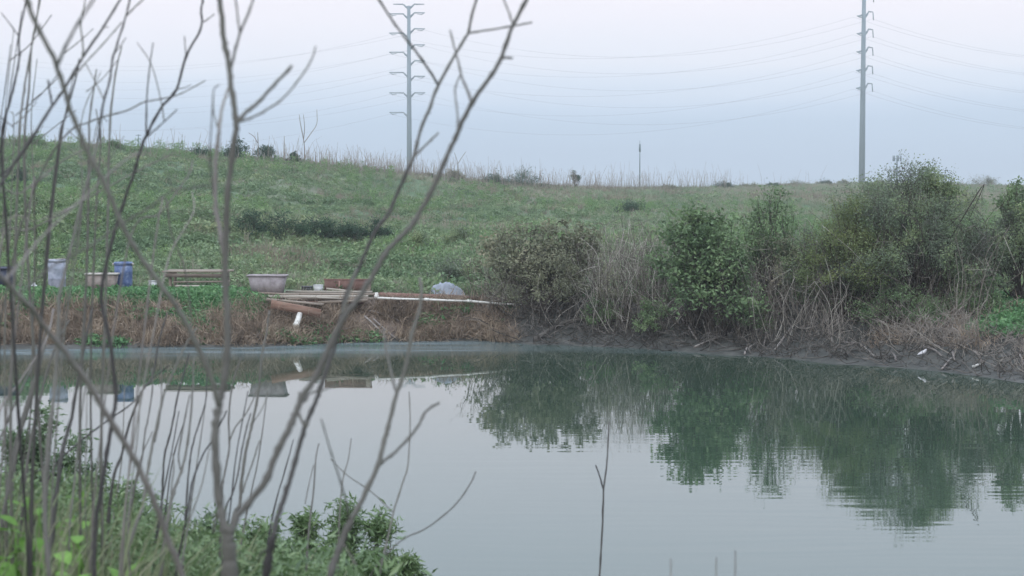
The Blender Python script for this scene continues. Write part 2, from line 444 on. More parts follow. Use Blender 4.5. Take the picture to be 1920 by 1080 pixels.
M['steel'] = plainmat('galvanised_steel', [(0.16, 0.20, 0.215), (0.22, 0.265, 0.28)], 0.2, 0.6, metal=0.0)
M['wire'] = plainmat('conductor', [(0.16, 0.17, 0.19), (0.22, 0.23, 0.25)], 1, 0.6)
M['bird'] = plainmat('bird_plumage', [(0.40, 0.38, 0.38), (0.68, 0.66, 0.66)], 30, 0.8)
M['beak'] = plainmat('beak', [(0.06, 0.05, 0.04), (0.1, 0.08, 0.06)], 30, 0.5)

# ------------------------------------------------------------------ haze
def build_haze():
    v = [(x, y, z) for x in (-1150, 1150) for y in (-250, 1450) for z in (-3.0, 72)]
    m = bpy.data.materials.new('haze'); m.use_nodes = True; nt = m.node_tree; nt.nodes.clear()
    out = nt.nodes.new('ShaderNodeOutputMaterial'); pv = nt.nodes.new('ShaderNodeVolumePrincipled')
    pv.inputs['Color'].default_value = (0.86, 0.90, 0.93, 1); pv.inputs['Density'].default_value = 0.0006
    pv.inputs['Anisotropy'].default_value = 0.0
    nt.links.new(pv.outputs[0], out.inputs['Volume'])
    f = np.array([[0, 1, 3, 2], [4, 6, 7, 5], [0, 4, 5, 1], [2, 3, 7, 6], [0, 2, 6, 4], [1, 5, 7, 3]])
    o = link('haze', np_mesh('haze', v, f, m))
    tag(o, 'thin pale evening haze over the far slope and pylons', 'haze', kind='stuff')
build_haze()

# ------------------------------------------------------------------ ground sheet
def build_ground():
    ys = np.concatenate([np.arange(-240, 0, 12), np.arange(0, 22, 0.35), np.arange(22, 36, 2.0), np.arange(36, 58, 0.22),
                         np.arange(58, 140, 0.9), np.arange(140, 320, 2.2), np.arange(320, 1401, 30)])
    xd = np.concatenate([np.arange(-30, 30.01, 0.32)])
    out = np.concatenate([[30.8, 32, 34], np.arange(36, 100, 3), np.arange(104, 300, 12), np.arange(300, 1101, 50)])
    xs = np.concatenate([-out[::-1], xd, out])
    X, Y = np.meshgrid(xs, ys)
    Z = height(X, Y)
    nx, ny = len(xs), len(ys)
    v = np.stack([X, Y, Z], -1).reshape(-1, 3)
    i = np.arange(ny - 1)[:, None] * nx; j = np.arange(nx - 1)[None, :]
    q = np.stack([i + j, i + j + 1, i + nx + j + 1, i + nx + j], -1).reshape(-1, 4)
    m, nt, p, o_ = newmat('ground_soil')
    px = 960 + F * X / np.maximum(Y, 30)
    yt = np.interp(px, BT_PX, BT_Y); ysh = np.interp(px, SH_PX, SH_Y)
    bank = (1 - sstep(0.9, 2.2, (Y - ysh) / (yt - ysh))) * (Y > 30)            # bare bank
    mud = bank * np.maximum(sstep(900, 1000, px), 1 - sstep(0.05, 0.2, Z))
    me = np_mesh('ground', v, q, m, smooth=True)
    for nm, arr in (('bank', bank), ('mud', mud)):
        a = me.attributes.new(nm, 'FLOAT', 'POINT'); a.data.foreach_set('value', arr.ravel().astype(np.float32))
    A = {}
    for nm in ('bank', 'mud'):
        n = nt.nodes.new('ShaderNodeAttribute'); n.attribute_name = nm; A[nm] = n.outputs['Fac']
    green = ramp(nt, noise(nt, 0.09, 6), [(0.06, 0.10, 0.05), (0.09, 0.15, 0.075), (0.14, 0.17, 0.10), (0.20, 0.18, 0.14)], [0.3, 0.45, 0.6, 0.72])
    soil = ramp(nt, noise(nt, 3.0, 8, rough=0.7), [(0.075, 0.06, 0.05), (0.165, 0.125, 0.10), (0.27, 0.205, 0.16), (0.33, 0.27, 0.22)], [0.3, 0.45, 0.6, 0.72])
    mudc = ramp(nt, noise(nt, 2.5, 8, rough=0.7), [(0.035, 0.036, 0.031), (0.065, 0.066, 0.057), (0.125, 0.118, 0.102)], [0.3, 0.5, 0.7])
    c = mixc(nt, A['bank'], green, soil); c = mixc(nt, A['mud'], c, mudc)
    nt.links.new(c, p.inputs['Base Color'])
    r = nt.nodes.new('ShaderNodeMapRange'); nt.links.new(A['mud'], r.inputs['Value']); r.inputs['To Min'].default_value = 0.95; r.inputs['To Max'].default_value = 0.6
    nt.links.new(r.outputs[0], p.inputs['Roughness'])
    b = nt.nodes.new('ShaderNodeBump'); b.inputs['Strength'].default_value = 0.9; b.inputs['Distance'].default_value = 0.12
    nt.links.new(noise(nt, 5, 8, rough=0.7), b.inputs['Height']); nt.links.new(b.outputs[0], p.inputs['Normal'])
    g = link('ground', me); tag(g, 'green hillside, brown pond banks and mud', 'ground', kind='structure')
build_ground()

# ------------------------------------------------------------------ water
def build_water():
    xs = np.linspace(-60, 60, 121); ys = np.concatenate([np.linspace(8, 36, 29), np.linspace(36.5, 54, 71)])
    X, Y = np.meshgrid(xs, ys); nx, ny = len(xs), len(ys)
    v = np.stack([X, Y, X * 0], -1).reshape(-1, 3)
    i = np.arange(ny - 1)[:, None] * nx; j = np.arange(nx - 1)[None, :]
    q = np.stack([i + j, i + j + 1, i + nx + j + 1, i + nx + j], -1).reshape(-1, 4)
    m, nt, p, out = newmat('pond_water')
    me = np_mesh('water', v, q, m)
    px = 960 + F * X / Y
    lo = np.interp(px, [0, 480, 900, 1050, 1300, 1600, 1920], [42.6, 43.0, 44.2, 45.5, 44.3, 42.2, 37.0])
    hi = np.interp(px, [0, 480, 900, 1920], [45.5, 45.8, 46.2, 44])
    film_sheen = sstep(lo, hi, Y) * np.interp(px, [0, 850, 1050, 1500, 1920], [1, 0.9, 0.45, 0.3, 0.45])
    a = me.attributes.new('film_sheen', 'FLOAT', 'POINT'); a.data.foreach_set('value', film_sheen.ravel().astype(np.float32))
    ripple = np.interp(px, [700, 1000, 1500, 1920], [0.35, 0.9, 1.25, 1.2]) * np.interp(Y, [14, 22, 32, 40, 47], [1.0, 1.3, 1.0, 0.45, 0.4])
    a = me.attributes.new('ripple', 'FLOAT', 'POINT'); a.data.foreach_set('value', ripple.ravel().astype(np.float32))
    fa = nt.nodes.new('ShaderNodeAttribute'); fa.attribute_name = 'film_sheen'
    ra = nt.nodes.new('ShaderNodeAttribute'); ra.attribute_name = 'ripple'
    geo = nt.nodes.new('ShaderNodeNewGeometry')
    def slope(sx, sy, det, seed):
        mp = nt.nodes.new('ShaderNodeMapping'); mp.inputs['Scale'].default_value = (sx, sy, 1); mp.inputs['Location'].default_value = (seed, seed * 2, 0)
        nt.links.new(geo.outputs['Position'], mp.inputs[0])
        return math_(nt, 'SUBTRACT', noise(nt, 1.0, det, mp.outputs[0]), 0.5)
    s1 = math_(nt, 'ADD', math_(nt, 'MULTIPLY', slope(0.22, 2.6, 2, 3), 0.012), math_(nt, 'MULTIPLY', slope(1.1, 5.5, 1, 9), 0.005))
    sp = nt.nodes.new('ShaderNodeSeparateXYZ'); nt.links.new(geo.outputs['Position'], sp.inputs[0])
    def wave(length, amp, sx, seed):
        ph = math_(nt, 'ADD', math_(nt, 'MULTIPLY', sp.outputs['Y'], 6.2832 / length), math_(nt, 'MULTIPLY', slope(sx, 0.5, 2, seed), 26.0))
        return math_(nt, 'MULTIPLY', math_(nt, 'SINE', ph, 0), amp)
    patch = math_(nt, 'MAXIMUM', math_(nt, 'ADD', math_(nt, 'MULTIPLY', slope(0.12, 0.35, 2, 44), 3.0), 0.75), 0.15)
    wv = math_(nt, 'MULTIPLY', math_(nt, 'ADD', wave(0.31, 0.0016, 0.16, 61), wave(0.47, 0.0010, 0.22, 77)), patch)
    s1 = math_(nt, 'ADD', s1, wv)
    s1 = math_(nt, 'MULTIPLY', s1, ra.outputs['Fac'])
    # wind-ruffled, scummy strip along the far shore; its paler colour imitates reflected sky
    fn = math_(nt, 'MULTIPLY', fa.outputs['Fac'], math_(nt, 'ADD', math_(nt, 'MULTIPLY', math_(nt, 'ADD', slope(0.25, 1.7, 5, 21), 0.5), 1.8), -0.25))
    cl = nt.nodes.new('ShaderNodeClamp'); nt.links.new(fn, cl.inputs[0]); film_sheen_f = cl.outputs[0]
    s2 = math_(nt, 'MULTIPLY', math_(nt, 'MULTIPLY', slope(3, 14, 2, 5), 0.12), film_sheen_f)
    sy = math_(nt, 'ADD', s1, s2)
    sx = math_(nt, 'MULTIPLY', math_(nt, 'MULTIPLY', slope(1.2, 1.2, 2, 31), 0.003), ra.outputs['Fac'])
    cb = nt.nodes.new('ShaderNodeCombineXYZ'); nt.links.new(sx, cb.inputs[0]); nt.links.new(sy, cb.inputs[1]); cb.inputs[2].default_value = 1
    nv = nt.nodes.new('ShaderNodeVectorMath'); nv.operation = 'NORMALIZE'; nt.links.new(cb.outputs[0], nv.inputs[0])
    nt.links.new(nv.outputs[0], p.inputs['Normal'])
    body = mixc(nt, math_(nt, 'MULTIPLY', film_sheen_f, 0.8), (0.036, 0.062, 0.042), (0.20, 0.25, 0.27))
    nt.links.new(body, p.inputs['Base Color'])
    p.inputs['IOR'].default_value = 1.62
    p.inputs['Specular IOR Level'].default_value = 0.5
    r = nt.nodes.new('ShaderNodeMapRange'); nt.links.new(film_sheen_f, r.inputs['Value']); r.inputs['To Min'].default_value = 0.02; r.inputs['To Max'].default_value = 0.30
    nt.links.new(r.outputs[0], p.inputs['Roughness'])
    w = link('water', me); tag(w, 'calm grey green pond water with a pale ruffled strip under the far bank', 'water', kind='structure')
build_water()

# ------------------------------------------------------------------ scattered ground vegetation
def scatter(name, protos, P, scl, rot, label, cat):
    me = bpy.data.meshes.new(name); n = len(P)
    me.vertices.add(n); me.vertices.foreach_set('co', np.asarray(P, np.float32).ravel())
    for nm, ty, key, arr in (('scl', 'FLOAT', 'value', scl), ('rot', 'FLOAT_VECTOR', 'vector', rot)):
        a = me.attributes.new(nm, ty, 'POINT'); a.data.foreach_set(key, np.asarray(arr, np.float32).ravel())
    a = me.attributes.new('pick', 'INT', 'POINT'); a.data.foreach_set('value', rng.integers(0, len(protos), n).astype(np.int32))
    o = link(name, me)
    ng = bpy.data.node_groups.new(name + '_nodes', 'GeometryNodeTree')
    ng.interface.new_socket('Geometry', in_out='INPUT', socket_type='NodeSocketGeometry')
    ng.interface.new_socket('Geometry', in_out='OUTPUT', socket_type='NodeSocketGeometry')
    gi = ng.nodes.new('NodeGroupInput'); go = ng.nodes.new('NodeGroupOutput')
    iop = ng.nodes.new('GeometryNodeInstanceOnPoints'); jn = ng.nodes.new('GeometryNodeJoinGeometry')
    for k, pm in enumerate(reversed(protos)):
        po = bpy.data.objects.new(name + '_clump', pm)
        oi = ng.nodes.new('GeometryNodeObjectInfo'); oi.inputs['Object'].default_value = po; oi.inputs['As Instance'].default_value = True
        ng.links.new(oi.outputs['Geometry'], jn.inputs[0])
    def na(nm, ty):
        x = ng.nodes.new('GeometryNodeInputNamedAttribute'); x.data_type = ty; x.inputs['Name'].default_value = nm
        return x.outputs['Attribute']
    ng.links.new(gi.outputs[0], iop.inputs['Points']); ng.links.new(jn.outputs[0], iop.inputs['Instance'])
    iop.inputs['Pick Instance'].default_value = True
    ng.links.new(na('pick', 'INT'), iop.inputs['Instance Index'])
    ng.links.new(na('rot', 'FLOAT_VECTOR'), iop.inputs['Rotation'])
    ng.links.new(na('scl', 'FLOAT'), iop.inputs['Scale'])
    ng.links.new(iop.outputs[0], go.inputs[0])
    md = o.modifiers.new('scatter', 'NODES'); md.node_group = ng
    return tag(o, label, cat, kind='stuff')

def tuft(name, n, h, spread, width, mat, lean=0.35, joints=3):
    """grass blades"""
    vs, fs, ti = [], [], []
    for k in range(n):
        a = rng.uniform(0, 2 * math.pi); r = spread * rng.random() ** 0.5
        base = np.array([r * math.cos(a), r * math.sin(a), -0.05]); hh = h * rng.uniform(0.55, 1.1)
        a2 = a + rng.normal() * 0.8; ln = lean * rng.uniform(0.2, 1.3) * hh
        s = np.array([-math.sin(a2 + 0.9), math.cos(a2 + 0.9), 0]) * width * 0.5
        i0 = len(vs); t_ = rng.random()
        for q in range(joints):
            f = q / joints
            c = base + np.array([math.cos(a2) * ln * f * f, math.sin(a2) * ln * f * f, hh * f])
            vs += [c - s * (1 - f * 0.6), c + s * (1 - f * 0.6)]; ti += [t_, t_]
        vs.append(base + np.array([math.cos(a2) * ln, math.sin(a2) * ln, hh * (1 - 0.25 * lean)])); ti.append(t_)
        for q in range(joints - 1): fs += [[i0 + 2 * q, i0 + 2 * q + 1, i0 + 2 * q + 2], [i0 + 2 * q + 1, i0 + 2 * q + 3, i0 + 2 * q + 2]]
        e = i0 + 2 * (joints - 1); fs.append([e, e + 1, e + 2])
    return np_mesh(name, np.array(vs), np.array(fs), mat, np.array(ti))

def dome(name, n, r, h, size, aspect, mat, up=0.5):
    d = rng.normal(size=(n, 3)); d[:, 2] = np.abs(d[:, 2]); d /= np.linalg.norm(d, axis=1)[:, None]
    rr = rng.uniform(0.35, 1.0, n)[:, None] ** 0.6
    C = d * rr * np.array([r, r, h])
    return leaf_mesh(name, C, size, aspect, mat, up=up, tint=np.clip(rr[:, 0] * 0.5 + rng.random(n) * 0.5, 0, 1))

def samp(n, ua, ub, ya, yb):
    u = rng.uniform(ua, ub, n); Y = rng.uniform(ya, yb, n)
    return u * Y, Y
def place(X, Y, dz=0.0):
    return np.stack([X, Y, height(X, Y) + dz], -1)
def rots(n, tilt=0.15):
    return np.stack([rng.normal(size=n) * tilt, rng.normal(size=n) * tilt, rng.uniform(0, 6.283, n)], -1)

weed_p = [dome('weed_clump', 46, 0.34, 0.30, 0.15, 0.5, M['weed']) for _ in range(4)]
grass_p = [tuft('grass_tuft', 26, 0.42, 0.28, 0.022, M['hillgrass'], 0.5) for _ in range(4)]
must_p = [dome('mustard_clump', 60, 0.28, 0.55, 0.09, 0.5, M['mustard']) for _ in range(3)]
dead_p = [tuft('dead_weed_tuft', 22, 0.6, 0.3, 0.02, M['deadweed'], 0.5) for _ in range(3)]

def pxof(X, Y): return 960 + F * X / Y
def hill_rel(X, Y):
    px = pxof(X, Y); yt = np.interp(px, BT_PX, BT_Y); rd = np.interp(px, RG_PX, RG_D)
    return px, (Y - yt - 3.4), (Y - rd)

X, Y = samp(150000, -0.42, 0.42, 50, 300)
X2, Y2 = samp(60000, -0.42, 0.42, 50, 90)
X, Y = np.concatenate([X, X2]), np.concatenate([Y, Y2])
px, a, b = hill_rel(X, Y)
ok = ((a > 0.3) | ((px > 560) & (px < 1000) & (a > -2.6) & (rng.random(len(a)) < 0.6))) & (b < 12); X, Y, px = X[ok], Y[ok], px[ok]
n1 = fbm(X * 0.10 + 3, Y * 0.06 + 8, 4); n2 = fbm(X * 0.22 + 50, Y * 0.12 + 20, 3)
distf = sstep(75, 150, Y)
pw = np.clip(0.85 - distf * 0.55 + (n1 - 0.5) * 3.0, 0.02, 0.95) * (1 - 0.6 * sstep(900, 1300, px))
r = rng.random(len(X))
kind = np.where(r < pw, 0, 1)
kind = np.where((kind == 0) & (n2 > 0.60) & (Y < 95) & (rng.random(len(X)) < 0.35), 2, kind)
kind = np.where((n2 < 0.36) & (rng.random(len(X)) < 0.45) | (rng.random(len(X)) < 0.04 + 0.06 * distf), 3, kind)
for k, (nm, pr, lab, cat, s0) in enumerate((
        ('weeds', weed_p, 'low broad leaved green weeds covering the lower hillside', 'weeds', 1.0),
        ('grass', grass_p, 'fine greyish green grass on the upper slope of the hill', 'grass', 1.0),
        ('wildflowers', must_p, 'yellow green mustard plants dotted through the hillside weeds', 'wildflowers', 0.9),
        ('dead_grass', dead_p, 'greyish dead weed tufts scattered over the green slope', 'dead grass', 0.9))):
    s = kind == k
    sc_ = s0 * (rng.uniform(0.5, 1.15, s.sum()) + (rng.random(s.sum()) < 0.05) * rng.uniform(0.2, 0.9, s.sum())) * (0.85 + 0.5 * sstep(90, 200, Y[s]))
    scatter(nm, pr, place(X[s], Y[s], -0.03), sc_, rots(s.sum(), 0.2), lab, cat)

# pale dry stalks standing along the ridge
T = Tubes()
for k in range(1500):
    px_ = rng.choice([rng.normal(720, 130), rng.uniform(560, 1380), rng.normal(1120, 150), rng.uniform(0, 560)], p=[0.35, 0.35, 0.22, 0.08])
    D = float(np.interp(px_, RG_PX, RG_D)) + rng.uniform(-14, 4); b0 = np.array(stand(px_, D))
    h = rng.uniform(0.6, 1.9) * (1.35 if rng.random() < 0.2 else 1) * D / 150
    l = rng.normal(size=2) * 0.16 * h
    p0 = b0 - [0, 0, 0.05]; p2 = b0 + [l[0], l[1], h]; p1 = (p0 + p2) / 2 - [l[0] * 0.2, 0, 0]
    T.add([p0, p1, p2], [0.022, 0.016, 0.009], 3)
    if rng.random() < 0.5:
        q = p1 + (p2 - p1) * rng.random(); T.add([q, q + [rng.normal() * 0.2, 0, 0.3]], [0.008, 0.005], 3)
tag(link('dry_stalks', T.mesh('dry_stalks', M['drystalk'])), 'thin pale dead stalks standing against the sky along the ridge', 'dry stalks', kind='stuff')

# tangled brown grass on the far bank face
straw_p = [tuft('straw_tuft', 16, 0.34, 0.22, 0.026, M['straw'], 1.3) for _ in range(4)]
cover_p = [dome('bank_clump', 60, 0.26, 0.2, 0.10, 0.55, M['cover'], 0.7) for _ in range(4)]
def bank_pts(n, pa, pb, aa, ab, pw=1.0):
    px = rng.uniform(pa, pb, n); a = rng.uniform(0, 1, n) ** pw * (ab - aa) + aa
    ys = np.interp(px, SH_PX, SH_Y); yt = np.interp(px, BT_PX, BT_Y)
    Y = ys + a * (yt - ys); return (px - 960) / F * Y, Y
X, Y = bank_pts(9000, -150, 960, 0.12, 0.86)
X2, Y2 = bank_pts(2600, 1640, 2100, 0.35, 1.1)
X3, Y3 = bank_pts(2200, 560, 940, 0.9, 1.9)
X, Y = np.concatenate([X, X2[:500]]), np.concatenate([Y, Y2[:500]])
k = fbm(X * 1.2, Y * 1.5, 3) + rng.normal(size=len(X)) * 0.08 > 0.45; X, Y = X[k], Y[k]
scatter('bank_straw', straw_p, place(X, Y, -0.02), rng.uniform(0.6, 1.3, len(X)), rots(len(X), 0.5), 'matted brown and rusty dead grass on the steep far bank', 'dead grass')
X, Y = bank_pts(6200, -150, 490, 0.5, 1.55)
keep = (fbm(X * 0.7, Y * 0.7, 3) > 0.30) & (Y > np.interp(pxof(X, Y), SH_PX, SH_Y) + 1.3 + 2.4 * fbm(X * 0.8 + 7, X * 0, 3)); X, Y = X[keep], Y[keep]
Xa, Ya = bank_pts(900, -100, 960, 0.05, 0.95); ka = fbm(Xa * 0.9 + 90, Ya * 1.4, 3) > 0.58; X, Y = np.concatenate([X, Xa[ka]]), np.concatenate([Y, Ya[ka]])
X2, Y2 = bank_pts(1500, 1560, 1780, 0.75, 1.7)
X3, Y3 = bank_pts(3200, 1825, 2080, 0.6, 1.9)
X4, Y4 = bank_pts(1300, 1000, 1560, 1.0, 2.2)
X, Y = np.concatenate([X, X2, X3, X4]), np.concatenate([Y, Y2, Y3, Y4])
scatter('ground_cover', cover_p, place(X, Y, -0.02), rng.uniform(0.6, 1.35, len(X)), rots(len(X), 0.3), 'dense dark green leafy cover along the top edge of the far bank', 'ground cover')

# ------------------------------------------------------------------ shrubs
def shrub(name, label, cat, px, D, w_px, top_py, leafm, stemm='twig_dark', group=None, lumps=26, per=260, lsize=0.06, aspect=0.45,
          bare=0.15, lump_r=0.16, twigs=2, shape='dome', skew=0.0, base=None, depth=0.8, stem_r=0.02, dirs_up=False, flat=1.0, wander=0.12, kind_big=True):
    b = Vector(base) if base is not None else stand(px, D)
    W = w_px * D / F; H = max(0.15, at(px, top_py, D).z - b.z)
    root = empty(name, b, label, cat, group)
    T = Tubes(); C = []; ti = []
    for k in range(lumps):
        a = rng.uniform(0, 2 * math.pi); rr = rng.random() ** 0.55
        x = math.cos(a) * rr; y = math.sin(a) * rr * depth
        if shape == 'dome': top = math.sqrt(max(0.0, 1 - rr * rr * 0.92))
        elif shape == 'spiky': top = rng.uniform(0.55, 1.0) * (1 - 0.45 * rr)
        elif shape == 'peaky': top = (1 - rr ** 1.3 * 0.75) * rng.uniform(0.85, 1.12)
        else: top = 1 - 0.3 * rr
        zf = bare + (top - bare) * (rng.random() ** (0.45 if shape == 'dome' else 0.6))
        zf = min(zf, 0.985 - lump_r * 0.35)
        c = np.array([x * W * 0.5 * (1 - lump_r * 0.6) + skew * zf * W, y * W * 0.5, zf * H])
        r0 = np.array([rng.normal() * 0.06 * W, rng.normal() * 0.06 * W, -0.05])
        mid = r0 * 0.5 + c * 0.5 + np.array([x * W * 0.08, y * W * 0.05, H * 0.08]) + rng.normal(size=3) * wander * W * 0.3
        P = spline([r0, mid, c], 4)
        T.add(P, [stem_r, stem_r * 0.6, stem_r * 0.25], 4)
        R = lump_r * W * rng.uniform(0.6, 1.25)
        tips = []
        for q in range(twigs * 3):
            d = rng.normal(size=3); d[2] = abs(d[2]) * 0.8 + (0.5 if dirs_up else 0); d /= np.linalg.norm(d)
            e = c + d * R * rng.uniform(0.7, 1.3)
            s = P[rng.integers(len(P) // 2, len(P))]
            T.add([s, (s + e) / 2 + rng.normal(size=3) * R * 0.15, e], [stem_r * 0.3, stem_r * 0.2, stem_r * 0.12], 3)
            tips.append((s, e))
        n = int(per * rng.uniform(0.6, 1.3))
        # leaves: most along the twigs, the rest loose in the clump
        na = int(n * 0.6)
        idx = rng.integers(0, len(tips), na); t = rng.uniform(0.15, 1.05, na)[:, None]
        S = np.array([tips[i][0] for i in idx]); E = np.array([tips[i][1] for i in idx])
        L1 = S + (E - S) * t + rng.normal(size=(na, 3)) * R * 0.16
        d = rng.normal(size=(n - na, 3)); d /= np.linalg.norm(d, axis=1)[:, None]
        L2 = c + d * (rng.random((n - na, 1)) ** 0.45) * R * np.array([1, 1, 0.8 * flat])
        C += [L1, L2]; tt = rng.random() * 0.5
        ti.append(np.clip(rng.random(n) * 0.6 + tt * 0.8, 0, 1))
    C = np.concatenate(C); ti = np.concatenate(ti)
    g = C[:, 2] > 0.02; C, ti = C[g], ti[g]
    st = link('stems', T.mesh('stems', M[stemm]), root)
    cr = link('crown', leaf_mesh('crown', C, lsize, aspect, M[leafm], tint=ti), root)
    cr['kind'] = 'stuff'
    return root

# the line of shrubs on the far bank, from left to right
shrub('leggy_shrub', 'leggy shrub with sparse brownish leaves beside the long white pipe, its crown knobbly', 'shrub', 975, 51.0, 225, 366, 'crown_brown', lumps=85, per=48, lsize=0.12, aspect=0.6, bare=0.12, lump_r=0.10, shape='spiky', stem_r=0.014)
shrub('leggy_shrub', 'taller knobbly shrub with tufted tips right of the one by the pipe end', 'shrub', 1070, 50.6, 150, 344, 'crown_brown', lumps=58, per=55, lsize=0.12, aspect=0.6, bare=0.12, lump_r=0.11, shape='spiky', stem_r=0.014, dirs_up=True)
shrub('leggy_shrub', 'low dull green shrub filling the foot of the knobbly brown pair', 'shrub', 1015, 49.8, 210, 462, 'crown_brown', lumps=44, per=140, lsize=0.08, bare=0.02, lump_r=0.12)
shrub('leafy_shrub', 'dark green big leaved shrub with a rounded drooping top in the middle of the thicket', 'shrub', 1308, 47.6, 190, 386, 'crown_green', lumps=58, per=75, lsize=0.15, aspect=0.55, bare=0.30, lump_r=0.15, stem_r=0.018)
shrub('leafy_shrub', 'fresh green shrub hanging low under the dark rounded one', 'shrub', 1350, 46.9, 210, 450, 'crown_green', lumps=46, per=75, lsize=0.12, aspect=0.5, bare=0.28, lump_r=0.15)
shrub('tobacco_bush', 'pale green upright bush with a lone leafy tuft on top, left of the round bush', 'bush', 1445, 48.5, 190, 350, 'crown_green', lumps=56, per=80, lsize=0.10, aspect=0.5, bare=0.35, lump_r=0.14, shape='peaky', dirs_up=True)
shrub('tobacco_bush', 'thin green sprig rising just right of the dark rounded shrub', 'bush', 1372, 49.3, 60, 376, 'crown_green', lumps=9, per=60, lsize=0.10, aspect=0.5, bare=0.6, lump_r=0.22, shape='spiky')
shrub('round_bush', 'largest round bush on the bank, dull grey green with a twiggy core', 'bush', 1710, 46.6, 355, 314, 'crown_grey', lumps=150, per=300, lsize=0.07, bare=0.05, lump_r=0.10, stem_r=0.022, wander=0.3)
shrub('round_bush', 'yellow green bush leaning against the left flank of the largest bush', 'bush', 1592, 46.2, 215, 374, 'crown_yellow', lumps=80, per=210, lsize=0.065, bare=0.05, lump_r=0.13)
shrub('tobacco_bush', 'leafy green sprays poking out of the top of the largest bush', 'bush', 1742, 47.0, 110, 296, 'crown_green', lumps=18, per=70, lsize=0.09, aspect=0.5, bare=0.80, lump_r=0.16, shape='col', dirs_up=True)
shrub('round_bush', 'small green bush low in front of the largest bush', 'bush', 1690, 45.0, 190, 540, 'crown_green', lumps=30, per=120, lsize=0.06, bare=0.02, lump_r=0.13)
shrub('round_bush', 'broad olive bush cut by the right edge of the view', 'bush', 1925, 47.0, 210, 366, 'crown_grey', lumps=70, per=260, lsize=0.07, bare=0.1, lump_r=0.12)
shrub('tobacco_bush', 'tall sprig of green leaves above the broad olive bush', 'bush', 1905, 47.5, 90, 304, 'crown_green', lumps=20, per=70, lsize=0.10, aspect=0.5, bare=0.62, lump_r=0.17, shape='col', dirs_up=True)
shrub('young_bush', 'bright green young shoot standing right of the largest bush', 'bush', 1850, 44.6, 60, 488, 'crown_green', lumps=12, per=80, lsize=0.08, aspect=0.4, bare=0.05, lump_r=0.2, shape='spiky', dirs_up=True)
shrub('young_bush', 'low green bush on the bank top between shoot and straw brush', 'bush', 1822, 44.8, 110, 545, 'crown_green', lumps=22, per=90, lsize=0.06, bare=0.02, lump_r=0.15)

for (px_, D, w, top, m, lab) in (
        (1165, 49.0, 110, 500, 'crown_brown', 'brown leaved low bush among the dead stems left of the dark green shrub'),
        (1225, 49.6, 90, 450, 'crown_green', 'sparse green bush touching the left side of the dark green shrub'),
        (1130, 48.8, 90, 545, 'crown_green', 'small green bush near the ground among the dead stems'),
        (1230, 47.4, 80, 560, 'crown_green', 'small green tuft of leaves at the foot of the leaning dead stems'),
        (1460, 47.6, 140, 440, 'crown_brown', 'brown leaved bush among the dead stems right of the green shrubs'),
        (1525, 46.9, 150, 425, 'crown_grey', 'thin greyish bush between dead stems and the yellow green bush'),
        (1400, 46.6, 110, 560, 'crown_green', 'low green leaves under the dead stems right of the green shrubs')):
    shrub('understory_bush', lab, 'bush', px_, D, w, top, m, lumps=22, per=70, lsize=0.075, bare=0.1, lump_r=0.16, stem_r=0.012)

# scrub on the hillside
for i, (px_, pyb, w, h, m, lab) in enumerate((
        (475, 440, 80, 38, 'crown_dark', 'dark scrub bush at the left end of the hillside scrub row'),
        (540, 445, 95, 46, 'crown_dark', 'dark scrub bush second from the left in the hillside row'),
        (600, 448, 90, 42, 'crown_dark', 'dark scrub bush in the middle of the hillside row'),
        (655, 452, 80, 44, 'crown_dark', 'dark scrub bush on the right half of the hillside row'),
        (705, 452, 60, 34, 'crown_dark', 'dark scrub bush ending the hillside row on the right'),
        (780, 468, 56, 32, 'crown_grey', 'small greyish bush alone right of the dark scrub row'),
        (860, 458, 60, 24, 'crown_grey', 'low greyish bush behind the brown leaved shrub'),
        (840, 532, 110, 46, 'crown_grey', 'grey scrubby bush behind the tarp heap'),
        (35, 350, 44, 30, 'crown_dark', 'dark bush high on the slope near the left edge'),
        (1180, 398, 60, 18, 'crown_dark', 'low dark bush on the far green slope'))):
    x, y, z = ground_hit(px_, pyb)
    shrub('scrub_bush', lab, 'bush', px_, y, w * 1.1, pyb - h * 1.2, m, shape='peaky', lumps=20, per=130, lsize=0.09, bare=0.02, lump_r=0.2, base=(x, y, z - 0.05))
